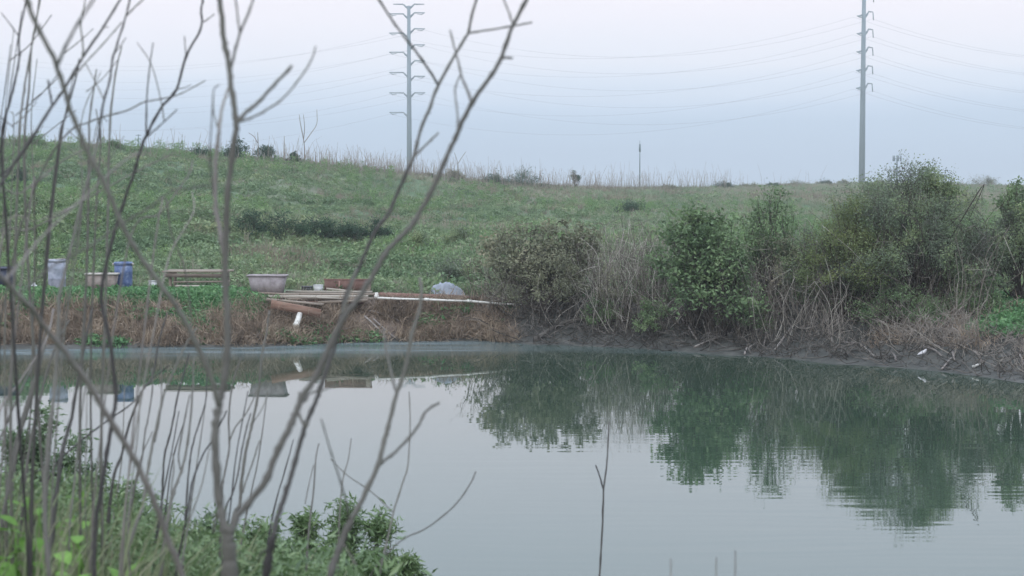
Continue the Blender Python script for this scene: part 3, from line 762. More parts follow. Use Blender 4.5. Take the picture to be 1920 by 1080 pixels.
# bushes on the skyline
for (px_, w, top, m, lab, shp) in (
        (445, 56, 262, 'crown_dark', 'round dark bush on the skyline, tallest of the group of three', 'dome'),
        (499, 46, 276, 'crown_dark', 'middle dark bush of the three on the left skyline', 'dome'),
        (550, 34, 286, 'crown_dark', 'smallest dark bush of the three on the left skyline', 'dome'),
        (985, 88, 315, 'crown_dark', 'spiky dark bush on the skyline above the brown shrubs', 'spiky'),
        (928, 56, 330, 'crown_dark', 'low dark bush just left of the spiky skyline bush', 'dome'),
        (850, 44, 322, 'crown_brown', 'low brown bush on the skyline right of the left pylon', 'dome'),
        (806, 26, 326, 'crown_brown', 'tiny brown bush on the skyline nearest the left pylon', 'dome'),
        (1356, 46, 345, 'crown_dark', 'flat dark bush on the far right ridge midway to the pylon', 'dome'),
        (1495, 44, 344, 'crown_brown', 'reddish brown low bush on the right ridge', 'dome'),
        (1845, 60, 334, 'crown_brown', 'brown hump of scrub on the skyline at the far right', 'dome'),
        (60, 70, 258, 'crown_green', 'low green bush on the skyline near the left edge', 'dome'),
        (1405, 30, 346, 'crown_brown', 'small brown scrub on the right ridge, next right of the flat dark one', 'dome'),
        (1450, 26, 344, 'crown_dark', 'small dark scrub on the right ridge left of the reddish bush', 'dome'),
        (1545, 34, 341, 'crown_dark', 'small dark scrub on the ridge right of the reddish bush', 'dome'),
        (1580, 26, 340, 'crown_brown', 'small brown scrub at the left foot of the right pylon', 'dome'),
        (1650, 40, 341, 'crown_brown', 'low brown scrub on the ridge at the foot of the antenna mast', 'dome'),
        (1250, 44, 349, 'crown_brown', 'low brown scrub on the ridge just right of the lone mast', 'dome'),
        (215, 40, 268, 'crown_green', 'small green bush on the left skyline behind bare stems', 'dome'),
        (380, 44, 282, 'crown_dark', 'flat dark scrub left of the tallest skyline bush', 'dome')):
    D = float(np.interp(px_, RG_PX, RG_D)) - 3
    shrub('skyline_bush', lab, 'bush', px_, D, w, top, m, lumps=16, per=120, lsize=0.16, bare=0.02, lump_r=0.2, shape=shp, depth=1.0)
# small ragged tree
shrub('small_tree', 'tiny lone ragged tree with a bare foot on the skyline right of centre', 'tree', 1078, 182.0, 20, 316, 'crown_dark', lumps=9, per=70, lsize=0.15, bare=0.45, lump_r=0.3, shape='col', depth=1.0, stem_r=0.05)

# ------------------------------------------------------------------ dead brush of the thicket
def brush(name, label, specs, mat, cat='brush'):
    T = Tubes()
    for (n, pa, pb, aa, ab, h0, h1, lean, rad, bend) in specs:
        for k in range(n):
            px_ = rng.uniform(pa, pb); a = rng.uniform(aa, ab)
            ys = np.interp(px_, SH_PX, SH_Y); yt = np.interp(px_, BT_PX, BT_Y); Y = ys + a * (yt - ys)
            b0 = np.array(stand(px_, float(Y))); h = rng.uniform(h0, h1)
            l = rng.normal(size=2) * lean * h
            p0 = b0 + [0, 0, -0.03]; p3 = b0 + [l[0], l[1] * 0.6, h]
            p1 = p0 + (p3 - p0) * 0.35 + rng.normal(size=3) * bend * h; p2 = p0 + (p3 - p0) * 0.7 + rng.normal(size=3) * bend * h
            P = spline([p0, p1, p2, p3], 3)
            P[:, 2] = np.maximum(P[:, 2], height(P[:, 0], P[:, 1]) + 0.01)
            r0 = rad * rng.uniform(0.5, 1.4)
            T.add(P, [r0, r0 * 0.4], 3)
            for q in range(rng.integers(0, 4)):
                s = P[rng.integers(2, len(P))]; e = s + rng.normal(size=3) * 0.22 * h * np.array([1, 0.6, 0.8])
                m_ = (s + e) / 2 + rng.normal(size=3) * 0.04 * h
                T.add([s, m_, e], [r0 * 0.5, r0 * 0.25], 3)
    return tag(link(name, T.mesh(name, M[mat])), label, cat, kind='stuff')

brush('dead_brush', 'tangle of grey dead stems under the shrubs on the far bank', [
    (330, 900, 1130, 0.35, 1.5, 0.5, 1.6, 0.5, 0.011, 0.09),
    (430, 1110, 1260, 0.3, 1.5, 0.7, 2.4, 0.3, 0.011, 0.06),
    (300, 1240, 1400, 0.3, 1.3, 0.5, 1.5, 0.4, 0.012, 0.10),
    (520, 1380, 1590, 0.3, 1.5, 0.6, 2.1, 0.32, 0.011, 0.07),
    (260, 1540, 1860, 0.6, 1.6, 0.6, 2.8, 0.3, 0.012, 0.10)], 'twig')
brush('fallen_brush', 'mat of fallen grey brush lying on the mud of the far shore', [
    (420, 930, 1240, 0.03, 0.7, 0.15, 0.5, 1.4, 0.012, 0.2),
    (520, 1220, 1660, 0.03, 0.7, 0.12, 0.5, 1.6, 0.014, 0.25),
    (330, 1650, 2000, 0.02, 0.6, 0.1, 0.4, 1.5, 0.011, 0.2)], 'twig_mud')
brush('bank_twigs', 'small bleached twigs caught on the brown far bank under the junk', [(90, -40, 930, 0.05, 0.9, 0.1, 0.4, 1.4, 0.011, 0.2)], 'stick')
brush('straw_brush', 'pinkish grey dead straw brush at the right end of the far shore', [
    (300, 1690, 1840, 0.25, 0.95, 0.3, 0.8, 0.8, 0.011, 0.12),
    (150, 1840, 2000, 0.15, 0.55, 0.2, 0.5, 0.9, 0.011, 0.12),
    (150, 1500, 1700, 0.2, 0.8, 0.3, 0.8, 0.7, 0.010, 0.12)], 'drystalk')
brush('reed_straw', 'pinkish dead reeds fanned out below the second tub', [
    (130, 432, 520, 0.25, 0.85, 0.3, 0.7, 0.6, 0.010, 0.08),
    (90, 740, 930, 0.2, 0.9, 0.2, 0.5, 0.9, 0.009, 0.14),
    (160, 0, 430, 0.1, 0.8, 0.15, 0.5, 1.1, 0.010, 0.18),
    (140, 520, 760, 0.1, 0.8, 0.15, 0.5, 1.2, 0.010, 0.2)], 'straw')

# single sticks that can be picked out
def stick(pts, r_px, label, group=None, mat='stick', name='stick'):
    """pts: (px, py) on the far bank; each lies on or just above the ground"""
    W = []
    for (px_, py_) in pts:
        x, y, z = ground_hit(px_, py_, 40.0, 60.0)
        D = y - 0.15
        W.append(at(px_, py_, D))
    c = sum((w for w in W), Vector()) / len(W)
    T = Tubes(); L = [tuple(w - c) for w in W]
    r = r_px * 0.5 * c.y / F
    T.add(spline(L, 4), [r, r * 0.85, r * 0.5], 6)
    o = link(name, T.mesh(name, M[mat])); o.location = c
    return tag(o, label, 'stick', group)
stick([(1003, 636), (1035, 617), (1062, 603), (1104, 598)], 9, 'thick grey log slanting up from the waterline at the left end of the mud', mat='twig_mud', name='log')
stick([(683, 592), (705, 612), (722, 630)], 4, 'bleached stick slanting down right below the board stack, the upper of two side by side')
stick([(700, 598), (722, 618), (742, 634)], 4, 'bleached stick slanting down right below the board stack, the lower of two side by side')
stick([(692, 582), (722, 590), (755, 604)], 3.5, 'grey stick running right below the start of the white pipe')
stick([(598, 586), (615, 575), (640, 566)], 5, 'bent grey branch propped against the right end of the orange board')
stick([(1120, 620), (1132, 600), (1140, 585)], 4, 'pale upright stick at the foot of the dead stems beside the dark log')
stick([(1278, 598), (1290, 612), (1306, 636)], 4.5, 'curved pale branch reaching down to the mud under the green shrubs')
stick([(1303, 650), (1340, 634), (1376, 622)], 4, 'long pale branch lying along the mud under the green shrubs')
stick([(1396, 664), (1402, 646), (1405, 630)], 4, 'short pale stake leaning at the waterline under the bare stems')
stick([(1453, 656), (1470, 632), (1486, 610)], 4.5, 'pale branch leaning right at the waterline, beside the short stake')
stick([(1432, 648), (1438, 620), (1442, 580)], 3.5, 'thin upright pale stem between the short stake and the leaning branch')
stick([(1486, 610), (1506, 616), (1530, 612)], 4, 'pale branch lying level on the bank above the leaning one')
stick([(1548, 598), (1556, 622), (1560, 640)], 3.5, 'thin pale stem bending down to the mud left of the green weeds')
stick([(1582, 642), (1612, 645), (1640, 668)], 4, 'pale branch trailing to the waterline below the green weeds')
stick([(1680, 676), (1678, 668), (1672, 660)], 5, 'small white ended stub at the waterline left of the bird', mat='bark_pale')
stick([(1712, 626), (1735, 638), (1762, 650)], 5, 'thick pale branch in the straw brush above the bird')
stick([(1732, 650), (1752, 656), (1766, 668)], 4.5, 'short pale branch right of the bird')
stick([(1786, 660), (1790, 676)], 5, 'stubby pale stick standing out of the straw brush')
stick([(1766, 692), (1776, 680), (1784, 670)], 4, 'grey stick leaning at the waterline below the straw brush')
stick([(1824, 688), (1838, 682)], 7, 'short white piece of wood lying on the mud at the right', mat='pvc')
stick([(1826, 658), (1836, 668), (1842, 680)], 4, 'pale stick pointing down at the short white piece of wood')
stick([(1912, 664), (1918, 680), (1912, 694)], 4.5, 'hooked pale stick at the right edge of the mud')
stick([(440, 582), (452, 592), (466, 600)], 4, 'short pale branch left of the dead reeds under the second tub')
stick([(462, 588), (476, 570), (494, 558)], 4, 'grey branch leaning up to the corner of the second tub')

# ------------------------------------------------------------------ things on the bank
def tub(px, py_bot, D, w_px, h_px, label, mat, rz, rimmat):
    b = at(px, py_bot, D); b.z = max(b.z, hz(b.x, b.y)) ; W = w_px * D / F; H = at(px, py_bot - h_px, D).z - b.z
    root = empty('tub', b, label, 'tub', 'large plastic tubs on the bank', rz)
    dp = 0.55
    prof = [(0.80, 0.0), (0.99, H * 0.93), (0.94, H * 0.93), (0.76, 0.05)]
    link('basin', lathe('basin', prof, M[mat], 40, 0.004, sq=(W / 2 * 0.98, W / 2 * dp)), root)
    rim = [(0.985, H * 0.92), (1.06, H * 0.925), (1.065, H * 0.985), (1.04, H), (0.98, H), (0.955, H * 0.96)]
    me = lathe('rim', rim, M[rimmat], 40, 0.003, sq=(W / 2 * 0.98, W / 2 * dp))
    link('rim', me, root)
    return root
tub(192, 549, 51.3, 60, 37, 'tan plastic tub with a pale rim in front of the blue barrel', 'tub_tan', 0.06, 'tub_rim')
tub(502, 550, 50.6, 72, 35, 'pinkish grey plastic tub standing at the left end of the board stack', 'tub', -0.05, 'tub')

def barrel(px, py_bot, D, w_px, h_px, label, mat, dent=0.0, name='barrel'):
    b = at(px, py_bot, D); b.z = max(b.z, hz(b.x, b.y)); R = w_px * D / F / 2; H = at(px, py_bot - h_px, D).z - b.z
    root = empty(name, b, label, 'barrel')
    prof = [(R * 0.88, 0), (R * 0.93, 0.03), (R * 0.95, H * 0.3), (R * 0.985, H * 0.33), (R * 0.96, H * 0.36), (R * 0.97, H * 0.64), (R * 1.0, H * 0.67),
            (R * 0.975, H * 0.70), (R * 0.98, H * 0.9), (R * 0.9, H * 0.9), (R * 0.86, 0.1)]
    link('body', lathe('body', prof, M[mat], 28, dent), root)
    link('rim', lathe('rim', [(R * 0.96, H * 0.905), (R * 1.03, H * 0.91), (R * 1.04, H * 0.97), (R * 0.99, H), (R * 0.93, H * 0.97), (R * 0.93, H * 0.905)], M[mat], 28, dent * 0.5), root)
    if name == 'blue_barrel':
        for s in (-1, 1):
            link('handle', bm_boxes('handle', [((s * R * 1.07, -0.02, H * 0.93), (R * 0.16, 0.12, H * 0.07))], M['tub_rim']), root)
    return root
barrel(232, 551, 51.9, 34, 60, 'blue plastic barrel, the only one, behind the tan tub', 'blue', 0.006, 'blue_barrel')
gd = barrel(107, 540, 52.3, 34, 54, 'pale grey dented drum with rubbish lying on its top', 'greydrum', 0.035, 'drum')
H_ = 0.86
lid = link('lid_scrap', bm_boxes('lid_scrap', [((-0.12, -0.05, 0.87), (0.34, 0.26, 0.03), 0.3, 0.12), ((0.1, 0.0, 0.89), (0.32, 0.1, 0.035), -0.5, -0.1)], M['tub_rim']), gd)
lid2 = link('lid_strap', bm_boxes('lid_strap', [((-0.05, -0.12, 0.84), (0.5, 0.06, 0.05), 0.1, 0.02)], M['black']), gd)

def bucket(px, py_bot, D, w_px, h_px, label, mat='white'):
    b = at(px, py_bot, D); b.z = max(b.z, hz(b.x, b.y)); R = w_px * D / F / 2; H = at(px, py_bot - h_px, D).z - b.z
    root = empty('bucket', b, label, 'bucket', 'small white buckets')
    link('pail', lathe('pail', [(R * 0.82, 0), (R * 0.98, H * 0.94), (R * 0.9, H * 0.94), (R * 0.76, 0.03)], M[mat], 20), root)
    link('rim', lathe('rim', [(R * 0.97, H * 0.93), (R * 1.05, H * 0.94), (R * 1.05, H * 0.99), (R * 0.95, H), (R * 0.92, H * 0.94)], M[mat], 20), root)
bucket(287, 548, 51.6, 16, 22, 'small white bucket right of the blue barrel')
bucket(597, 548, 51.2, 19, 14, 'low white bucket between the dark box and the rusty panel')

# crumpled white jug by the left edge
def blob(name, loc, size, mat, label, cat, n=18, seed=1):
    r_ = np.random.default_rng(seed); vs = []; rings = 9
    for i in range(rings):
        th = math.pi * i / (rings - 1)
        for j in range(n):
            a = 2 * math.pi * j / n
            w = 1 + 0.16 * math.sin(3 * a + seed + i * 0.7) + 0.10 * math.sin(7 * a + i * 1.3) + r_.normal() * 0.04
            vs.append((math.sin(th) * math.cos(a) * size[0] * w, math.sin(th) * math.sin(a) * size[1] * w, (math.cos(th) + 1) * 0.5 * size[2] * (1 + 0.08 * math.sin(5 * a))))
    q = [[i * n + j, i * n + (j + 1) % n, (i + 1) * n + (j + 1) % n, (i + 1) * n + j][::-1] for i in range(rings - 1) for j in range(n)]
    o = link(name, np_mesh(name, np.array(vs), np.array(q), M[mat])); o.location = loc
    return tag(o, label, cat)
b = at(64, 542, 51.6); b.z = hz(b.x, b.y) - 0.02
jug = empty('jug', b, 'crumpled white plastic jug on the bank left of the grey drum', 'jug')
jb = blob('body', (0, 0, 0), (0.14, 0.11, 0.30), 'white', None, None, seed=4); jb.parent = jug
cp = link('spout', lathe('spout', [(0.045, 0.26), (0.04, 0.36), (0.03, 0.36)], M['white'], 12), jug)
b = at(8, 534, 52.0); b.z = hz(b.x, b.y)
dbx = empty('bin', b, 'dark blue bin partly cut off by the left edge of the view', 'bin')
link('body', lathe('body', [(0.26, 0), (0.33, 0.72), (0.30, 0.72), (0.24, 0.05)], M['darkblue'], 20, 0.01), dbx)
link('rim', lathe('rim', [(0.33, 0.70), (0.36, 0.71), (0.36, 0.76), (0.31, 0.77), (0.30, 0.72)], M['darkblue'], 20), dbx)

# raised plank bench left of centre
def plank_bench():
    b = at(374, 538, 52.6); b.z = hz(b.x, b.y); D = 52.6; k = D / F
    root = empty('plank_bench', b, 'low bench of stacked weathered planks between the white bucket and second tub', 'bench')
    top = at(374, 506, D).z - b.z
    for i in range(4):
        link('plank', bm_boxes('plank', [((rng.normal() * 0.03, -0.42 + i * 0.26, top - 0.03), (126 * k * rng.uniform(0.92, 1.0), 0.23, 0.05), rng.normal() * 0.015)], M['wood_old']), root)
    for s in (-1, 1):
        link('crosspiece', bm_boxes('crosspiece', [((s * 50 * k, -0.02, top - 0.13), (0.09, 0.95, 0.13), 0.02 * s)], M['wood_old']), root)
        for t in (-1, 1):
            link('leg', bm_boxes('leg', [((s * 50 * k, t * 0.38, (top - 0.19) / 2 - 0.05), (0.085, 0.085, top - 0.19 + 0.1), 0.05)], M['wood_old']), root)
    link('stringer', bm_boxes('stringer', [((-0.05, -0.5, top - 0.15), (112 * k, 0.05, 0.12), 0.0, 0.01)], M['wood_dark']), root)
    link('lower_plank', bm_boxes('lower_plank', [((0.15, -0.45, top - 0.34), (105 * k, 0.2, 0.045), 0.02, -0.01)], M['wood_old']), root)
plank_bench()

def board(px0, py0, px1, py1, D, thick_px, width, label, mat, group=None, name='board', lift=0.0, tilt=0.0):
    a, c = at(px0, py0, D), at(px1, py1, D)
    m_ = (a + c) / 2; L = (c - a).length; k = D / F
    ry = -math.atan2(c.z - a.z, c.x - a.x)
    o = link(name, bm_boxes(name, [((0, 0, 0), (L, width, thick_px * k), 0, 0)], M[mat]))
    o.location = m_ + Vector((0, 0, lift)); o.rotation_euler = (tilt, ry, rng.normal() * 0.01)
    return tag(o, label, 'board' if name == 'board' else name, group)
board(330, 536, 400, 537, 51.6, 3, 0.2, 'thin pale board on the ground left under the plank bench', 'wood_pale')
board(404, 537, 440, 541, 51.4, 3.5, 0.2, 'white painted board lying between the plank bench and the second tub', 'white')
board(425, 546, 470, 547, 50.9, 3, 0.25, 'whitish board poking out from under the second tub', 'wood_pale')
board(60, 546, 160, 546, 51.8, 3, 0.3, 'reddish board lying flat behind the green cover at the left', 'redwood')
# the big stack of boards (each board its own thing)
board(536, 546.5, 698, 547, 50.9, 3, 0.16, 'pale board topmost at the back of the stack right of the second tub', 'wood_pale', 'boards in the stack')
board(520, 551, 702, 551.5, 50.5, 4, 0.22, 'long weathered board directly under the topmost pale one in the stack', 'wood_old', 'boards in the stack')
board(486, 556, 690, 555.5, 50.1, 4, 0.24, 'pale grey board third from the top of the stack, reaching furthest left', 'wood_pale', 'boards in the stack')
board(540, 560.5, 700, 560, 49.9, 4, 0.24, 'weathered board under the furthest reaching pale one in the stack', 'wood_old', 'boards in the stack')
board(500, 561, 606, 571, 49.1, 3.5, 0.24, 'cracked dark board sloping down along the top of the orange one', 'wood_old')
board(560, 566, 680, 567, 49.8, 4, 0.3, 'lowest dark board at the bottom of the stack', 'rust', 'boards in the stack')
board(508, 570, 601, 588, 48.6, 16, 0.05, 'wide orange brown plank on edge tilting down to the right', 'wood_orange', tilt=0.08)
board(700, 552.5, 856, 557, 50.9, 8, 0.16, 'long red brown beam lying behind the white pipe', 'redwood', name='beam')
board(850, 556, 905, 561, 50.8, 6, 0.16, 'short dark red beam continuing right from the long one', 'rust', name='beam')

for (x0, y0, x1, y1, D, th, w, lab, m) in (
        (484, 549, 560, 553, 50.3, 4, 0.12, 'short grey board lying askew at the left end of the stack', 'wood_old'),
        (560, 556, 640, 560, 49.7, 3, 0.10, 'narrow split board sticking out of the middle of the stack', 'wood_pale'),
        (612, 541, 660, 546, 50.9, 3, 0.10, 'short pale batten leaning on the rusty panel', 'wood_pale'),
        (596, 567, 690, 563, 49.5, 4, 0.14, 'short weathered board under the right end of the stack', 'wood_old'),
        (712, 549, 760, 551, 51.2, 3, 0.10, 'short rusty brown board behind the red brown beam', 'rust'),
        (40, 541, 82, 544, 52.0, 3, 0.16, 'short reddish board beside the white jug', 'redwood'),
        (240, 546, 300, 547, 52.0, 3, 0.2, 'brown board lying behind the small white bucket', 'rust')):
    board(x0, y0, x1, y1, D, th, w, lab, m)
# rusty panel and odds and ends
def panel():
    b = at(652, 545, 51.3); k = 51.3 / F
    root = empty('rusty_panel', b, 'low rusty brown metal panel leaning behind the board stack', 'panel')
    link('sheet', bm_boxes('sheet', [((0, 0, 0.16), (88 * k, 0.03, 0.34), 0.0, 0.0, -0.25)], M['rust']), root)
    link('edge_strip', bm_boxes('edge_strip', [((0, 0.045, 0.335), (90 * k, 0.05, 0.03), 0, 0, -0.25)], M['redwood']), root)
    link('rib', bm_boxes('rib', [((-0.25, -0.02, 0.15), (0.05, 0.03, 0.3), 0, 0, -0.25)], M['redwood']), root)
panel()
def box_thing(px, py, D, w, h, label, mat, cat='box'):
    b = at(px, py, D); k = D / F
    root = empty('box', b, label, cat)
    link('carton', bm_boxes('carton', [((0, 0, h * k / 2), (w * k, 0.24, h * k), 0.1)], M[mat]), root)
    link('lid', bm_boxes('lid', [((0, 0, h * k + 0.012), (w * k * 1.06, 0.26, 0.022), 0.1)], M[mat]), root)
box_thing(576, 547, 51.3, 20, 9, 'small dark box between the second tub and the low white bucket', 'black')
b = at(690, 547, 51.0)
o = link('post_stub', lathe('post_stub', [(0.08, -0.05), (0.085, 0.1), (0.075, 0.28), (0.05, 0.30)], M['wood_old'], 12, 0.03)); o.location = b
tag(o, 'short weathered post stub at the right end of the board stack', 'post')
b = at(706, 556, 50.3)
o = link('pipe_fitting', lathe('pipe_fitting', [(0.045, -0.06), (0.07, -0.05), (0.07, 0.04), (0.05, 0.05), (0.05, 0.12), (0.035, 0.12)], M['pvc'], 14)); o.location = b
tag(o, 'white pipe fitting at the left end of the long white pipe', 'pipe fitting')
# long white pipe in three lengths joined by collars
def pipe():
    P = [at(708, 558.5, 49.6), at(800, 561.5, 49.7), at(880, 564.5, 49.9), at(985, 572.5, 50.1)]
    root = empty('white_pipe', P[0], 'long thin white pipe lying along the top of the far bank', 'pipe')
    for i in range(3):
        T = Tubes(); a, c = P[i] - P[0], P[i + 1] - P[0]; m_ = (a + c) / 2 - Vector((0, 0, 0.01))
        T.add([tuple(a), tuple(m_), tuple(c)], [0.034, 0.032, 0.030], 10); link('length', T.mesh('length', M['pvc']), root)
        if i:
            T = Tubes(); d = (c - a).normalized() * 0.07; T.add([tuple(a - d), tuple(a + d)], 0.044, 10); link('collar', T.mesh('collar', M['pvc']), root)
pipe()
# stub of pipe poking out under the orange plank
T = Tubes(); a, c = at(555, 611, 48.1), at(562, 589, 48.55)
T.add([(0, 0, 0), tuple(c - a)], [0.085, 0.08], 14); T.add([tuple((c - a) * -0.03), tuple((c - a) * 0.08)], [0.095, 0.095], 14)
o = link('drain_pipe', T.mesh('drain_pipe', M['pvc'])); o.location = a; tag(o, 'stubby white drain pipe sticking out below the orange plank', 'pipe')

# folded grey tarp heap
def tarp():
    b = at(838, 553, 51.6); b.z = hz(b.x, b.y); n = 40; k = 51.6 / F
    xs = np.linspace(-1, 1, n); X, Y = np.meshgrid(xs, xs); R = np.sqrt(X ** 2 + Y ** 2)
    H = at(838, 527, 51.6).z - b.z
    N1 = fbm(X * 1.6 + 5, Y * 1.6 + 2, 2); N2 = fbm(X * 3.1 + 11, Y * 2.2, 3)
    top = np.clip(1.15 - 0.55 * np.abs(X + 0.15) ** 1.2 - 0.35 * Y ** 2, 0, 1)
    Z = H * (top * (0.55 + 0.5 * N1) + 0.30 * np.abs(N2 - 0.5) * 2 - 0.05) * np.clip((1.08 - R) * 3.2, 0, 1)
    Z += 0.035 * np.sin(9 * X + 5 * N1 * 6) * np.clip(1 - R, 0, 1)
    v = np.stack([X * 34 * k, Y * 0.45, Z], -1).reshape(-1, 3)
    i = np.arange(n - 1)[:, None] * n; j = np.arange(n - 1)[None, :]
    q = np.stack([i + j, i + j + 1, i + n + j + 1, i + n + j], -1).reshape(-1, 4)
    o = link('tarp', np_mesh('tarp', v, q, M['tarp'], smooth=False)); o.location = b
    tag(o, 'folded grey tarp heaped at the right end of the red beam', 'tarp')
tarp()
stick([(858, 548), (868, 541), (876, 538)], 4, 'short pale branch end beside the grey tarp')

# the small pale bird on the mud
def bird():
    b = at(1730, 678, 42.2); b.z = hz(b.x, b.y); b.z = max(b.z, at(1730, 680, 42.2).z)
    root = empty('bird', b, 'small pale grey bird standing on the mud near the right end of the shore', 'bird')
    me = bpy.data.meshes.new('body'); pts = [(-0.13, 0, 0.06), (-0.07, 0, 0.09), (0.0, 0, 0.115), (0.05, 0, 0.15), (0.075, 0, 0.185), (0.10, 0, 0.19)]
    rad = [0.012, 0.035, 0.055, 0.04, 0.030, 0.012]
    T = Tubes(); T.add(spline(pts, 4), np.interp(np.linspace(0, 1, 21), np.linspace(0, 1, 6), rad), 12)
    link('body', T.mesh('body', M['bird']), root)
    T = Tubes(); T.add([(0.098, 0, 0.19), (0.135, 0, 0.182)], [0.006, 0.002], 6); link('beak', T.mesh('beak', M['beak']), root)
    for s in (-1, 1):
        T = Tubes(); T.add([(0.0, s * 0.018, 0.075), (0.008, s * 0.018, 0.035), (0.0, s * 0.018, -0.01)], [0.006, 0.004], 5); link('leg', T.mesh('leg', M['beak']), root)
        T = Tubes(); T.add([(0.03, s * 0.045, 0.125), (-0.04, s * 0.05, 0.10), (-0.12, s * 0.02, 0.07)], [0.012, 0.02, 0.005], 6); link('wing', T.mesh('wing', M['bird']), root)
bird()

# ------------------------------------------------------------------ pylons and wires
def pylon(px, base_py, top_py, D, w_bot, w_top, arms, label, heavy):
    b = stand(px, D); zb = min(b.z, at(px, base_py, D).z) - 0.5; b.z = zb
    root = empty('power_pylon', b, label, 'pylon', 'steel pole pylons beyond the ridge'); k = D / F
    H = at(px, top_py, D).z - zb
    T = Tubes(); T.add([(0, 0, 0), (0, 0, H * 0.5), (0, 0, H)], [w_bot * k / 2, (w_bot + w_top) * k / 4, w_top * k / 2], 12)
    link('pole', T.mesh('pole', M['steel']), root)
    for (side, py, reach, rise, ins) in arms:
        z = at(px, py, D).z - zb; r = w_top * k * 0.4
        T = Tubes()
        yy = reach * k * (0.0 if not heavy else 0.9) * side
        T.add([(side * r * 0.5, 0, z - rise * k), (side * (r + 5 * k), yy * 0.2, z - rise * k * 0.35), (side * (r + 8 * k), yy * 0.4, z), (side * reach * k, yy, z + 0.02)],
              [0.38, 0.34, 0.28, 0.18], 6)
        arm = link('arm', T.mesh('arm', M['steel']), root)
        T = Tubes()
        if ins == 'hang': T.add([(side * reach * k, yy, z - 1 * k), (side * (reach + 1) * k, yy, z - 15 * k)], 0.18, 6)
        elif ins == 'strain': T.add([(side * reach * k * 0.95, yy, z - 0.1), (side * (reach - 6) * k, yy, z - 3.2 * k), (side * (reach - 14) * k, yy, z - 2.4 * k)], [0.12, 0.17, 0.10], 6)
        if ins: link('insulator', T.mesh('insulator', M['steel']), arm)
    return root
LR = [24, 54, 84, 114, 143, 174]; LL = [26, 62, 98, 136, 174, 211]
RR = [-13, 21, 54, 88, 123, 156]
DL, DR = 640.0, 600.0
pylon(768, 330, 11, DL, 10.5, 6.2, [(s, 8, 29, 8, None) for s in (-1, 1)] + [(1, y, 30, 9, 'strain') for y in LR] + [(-1, y, 37, 9, 'strain') for y in LL],
      'tall grey pylon left of centre with a crossbar top and many paired arms', False)
pylon(1614.5, 346, -60, DR, 12.0, 6.5, [(1, y, 21, 13, 'hang') for y in RR] + [(-1, y + 10, 15, -3, 'strain') for y in RR],
      'tall grey pylon on the right whose top runs out of view', True)
def wire(p0, p1, sag, label, group):
    n = 22; t = np.linspace(0, 1, n)[:, None]; a, c = np.array(p0), np.array(p1)
    P = a + (c - a) * t; P[:, 2] -= (4 * sag * t * (1 - t))[:, 0]
    T = Tubes(); T.add(P - a, 0.026, 4)
    o = link('power_line', T.mesh('power_line', M['wire'])); o.location = p0; tag(o, label, 'power line', group)
ORD = ['topmost', 'second', 'third', 'fourth', 'fifth', 'lowest']
O5 = ['topmost', 'second', 'third', 'fourth', 'lowest']
for k in range(5):
    wire(at(798, LR[k + 1] + 3, DL), at(1634, RR[k + 1] + 15, DR), 11.5, 'line between pylons from the %s wired right arm of the left pylon' % O5[k], 'power lines between the pylons')
    wire(at(731, LL[k + 1] + 3, DL), at(1600, RR[k + 1] + 11, DR), 11.5, 'line between pylons from the %s wired left arm of the left pylon' % O5[k], 'power lines between the pylons')
    wire(at(798, LR[k + 1] + 3, DL), at(-160, LR[k + 1] + 27, 720), 11.5, 'line leaving view at left from the %s wired right arm of its pylon' % O5[k], 'power lines left of the left pylon')
    wire(at(731, LL[k + 1] + 3, DL), at(-160, LL[k + 1] + 27, 720), 11.5, 'line leaving view at left from the %s wired left arm of its pylon' % O5[k], 'power lines left of the left pylon')
for k, y0 in enumerate(RR[1:]):
    wire(at(1637, y0 + 15, DR), at(2700, y0 - 10, 520), 16, 'line leaving view at right from the %s hanging insulator in view' % O5[k], 'power lines right of the right pylon')
    wire(at(1600, y0 + 11, DR), at(2660, y0 + 2, 520), 15.5, 'line leaving view at right from the %s left arm of the right pylon' % O5[k], 'power lines right of the right pylon')
# thin lone mast and the antenna mast
b = stand(1199, 230); T = Tubes(); H = at(1199, 264, 230).z - b.z
mast = empty('mast', b, 'thin lone mast on the skyline between the two pylons', 'mast')
T.add([(0, 0, -0.2), (0, 0, H * 0.6), (0, 0, H)], [0.09, 0.07, 0.03], 6); link('pole', T.mesh('pole', M['steel']), mast)
T = Tubes(); T.add([(0, 0, H * 0.78), (0, 0, H * 0.93)], 0.13, 6); link('antenna', T.mesh('antenna', M['steel']), mast)
b = stand(1680, 460); b.z = at(1680, 350, 460).z; H = at(1680, 291, 460).z - b.z
am = empty('antenna_mast', b, 'short mast with a ring of antennas left of the largest bush', 'mast')
T = Tubes(); T.add([(0, 0, -0.5), (0, 0, H)], [0.32, 0.22], 8); link('pole', T.mesh('pole', M['steel']), am)
T = Tubes(); T.add([(-1.1, 0, H * 0.90), (1.1, 0, H * 0.90)], 0.08, 6); T.add([(0, -1.1, H * 0.90), (0, 1.1, H * 0.90)], 0.08, 6); link('crossbar', T.mesh('crossbar', M['steel']), am)
for (x, y) in ((-1.05, 0), (1.05, 0), (0, -1.05), (0.55, 0.8), (-0.5, 0.8)):
    link('antenna', bm_boxes('antenna', [((x, y, H * 0.90), (0.3, 0.2, 1.5))], M['steel']), am)
b = stand(262, 300); b.z = at(262, 290, 300).z; H = at(262, 252, 300).z - b.z
up = empty('utility_pole', b, 'tiny utility pole with crossarms on the left skyline behind bare stems', 'pole')
T = Tubes(); T.add([(0, 0, 0), (0, 0, H)], [0.13, 0.1], 6); link('pole', T.mesh('pole', M['steel']), up)
for z in (H - 0.15, H - 0.8):
    link('crossarm', bm_boxes('crossarm', [((0, 0, z), (0.95, 0.1, 0.1))], M['steel']), up)
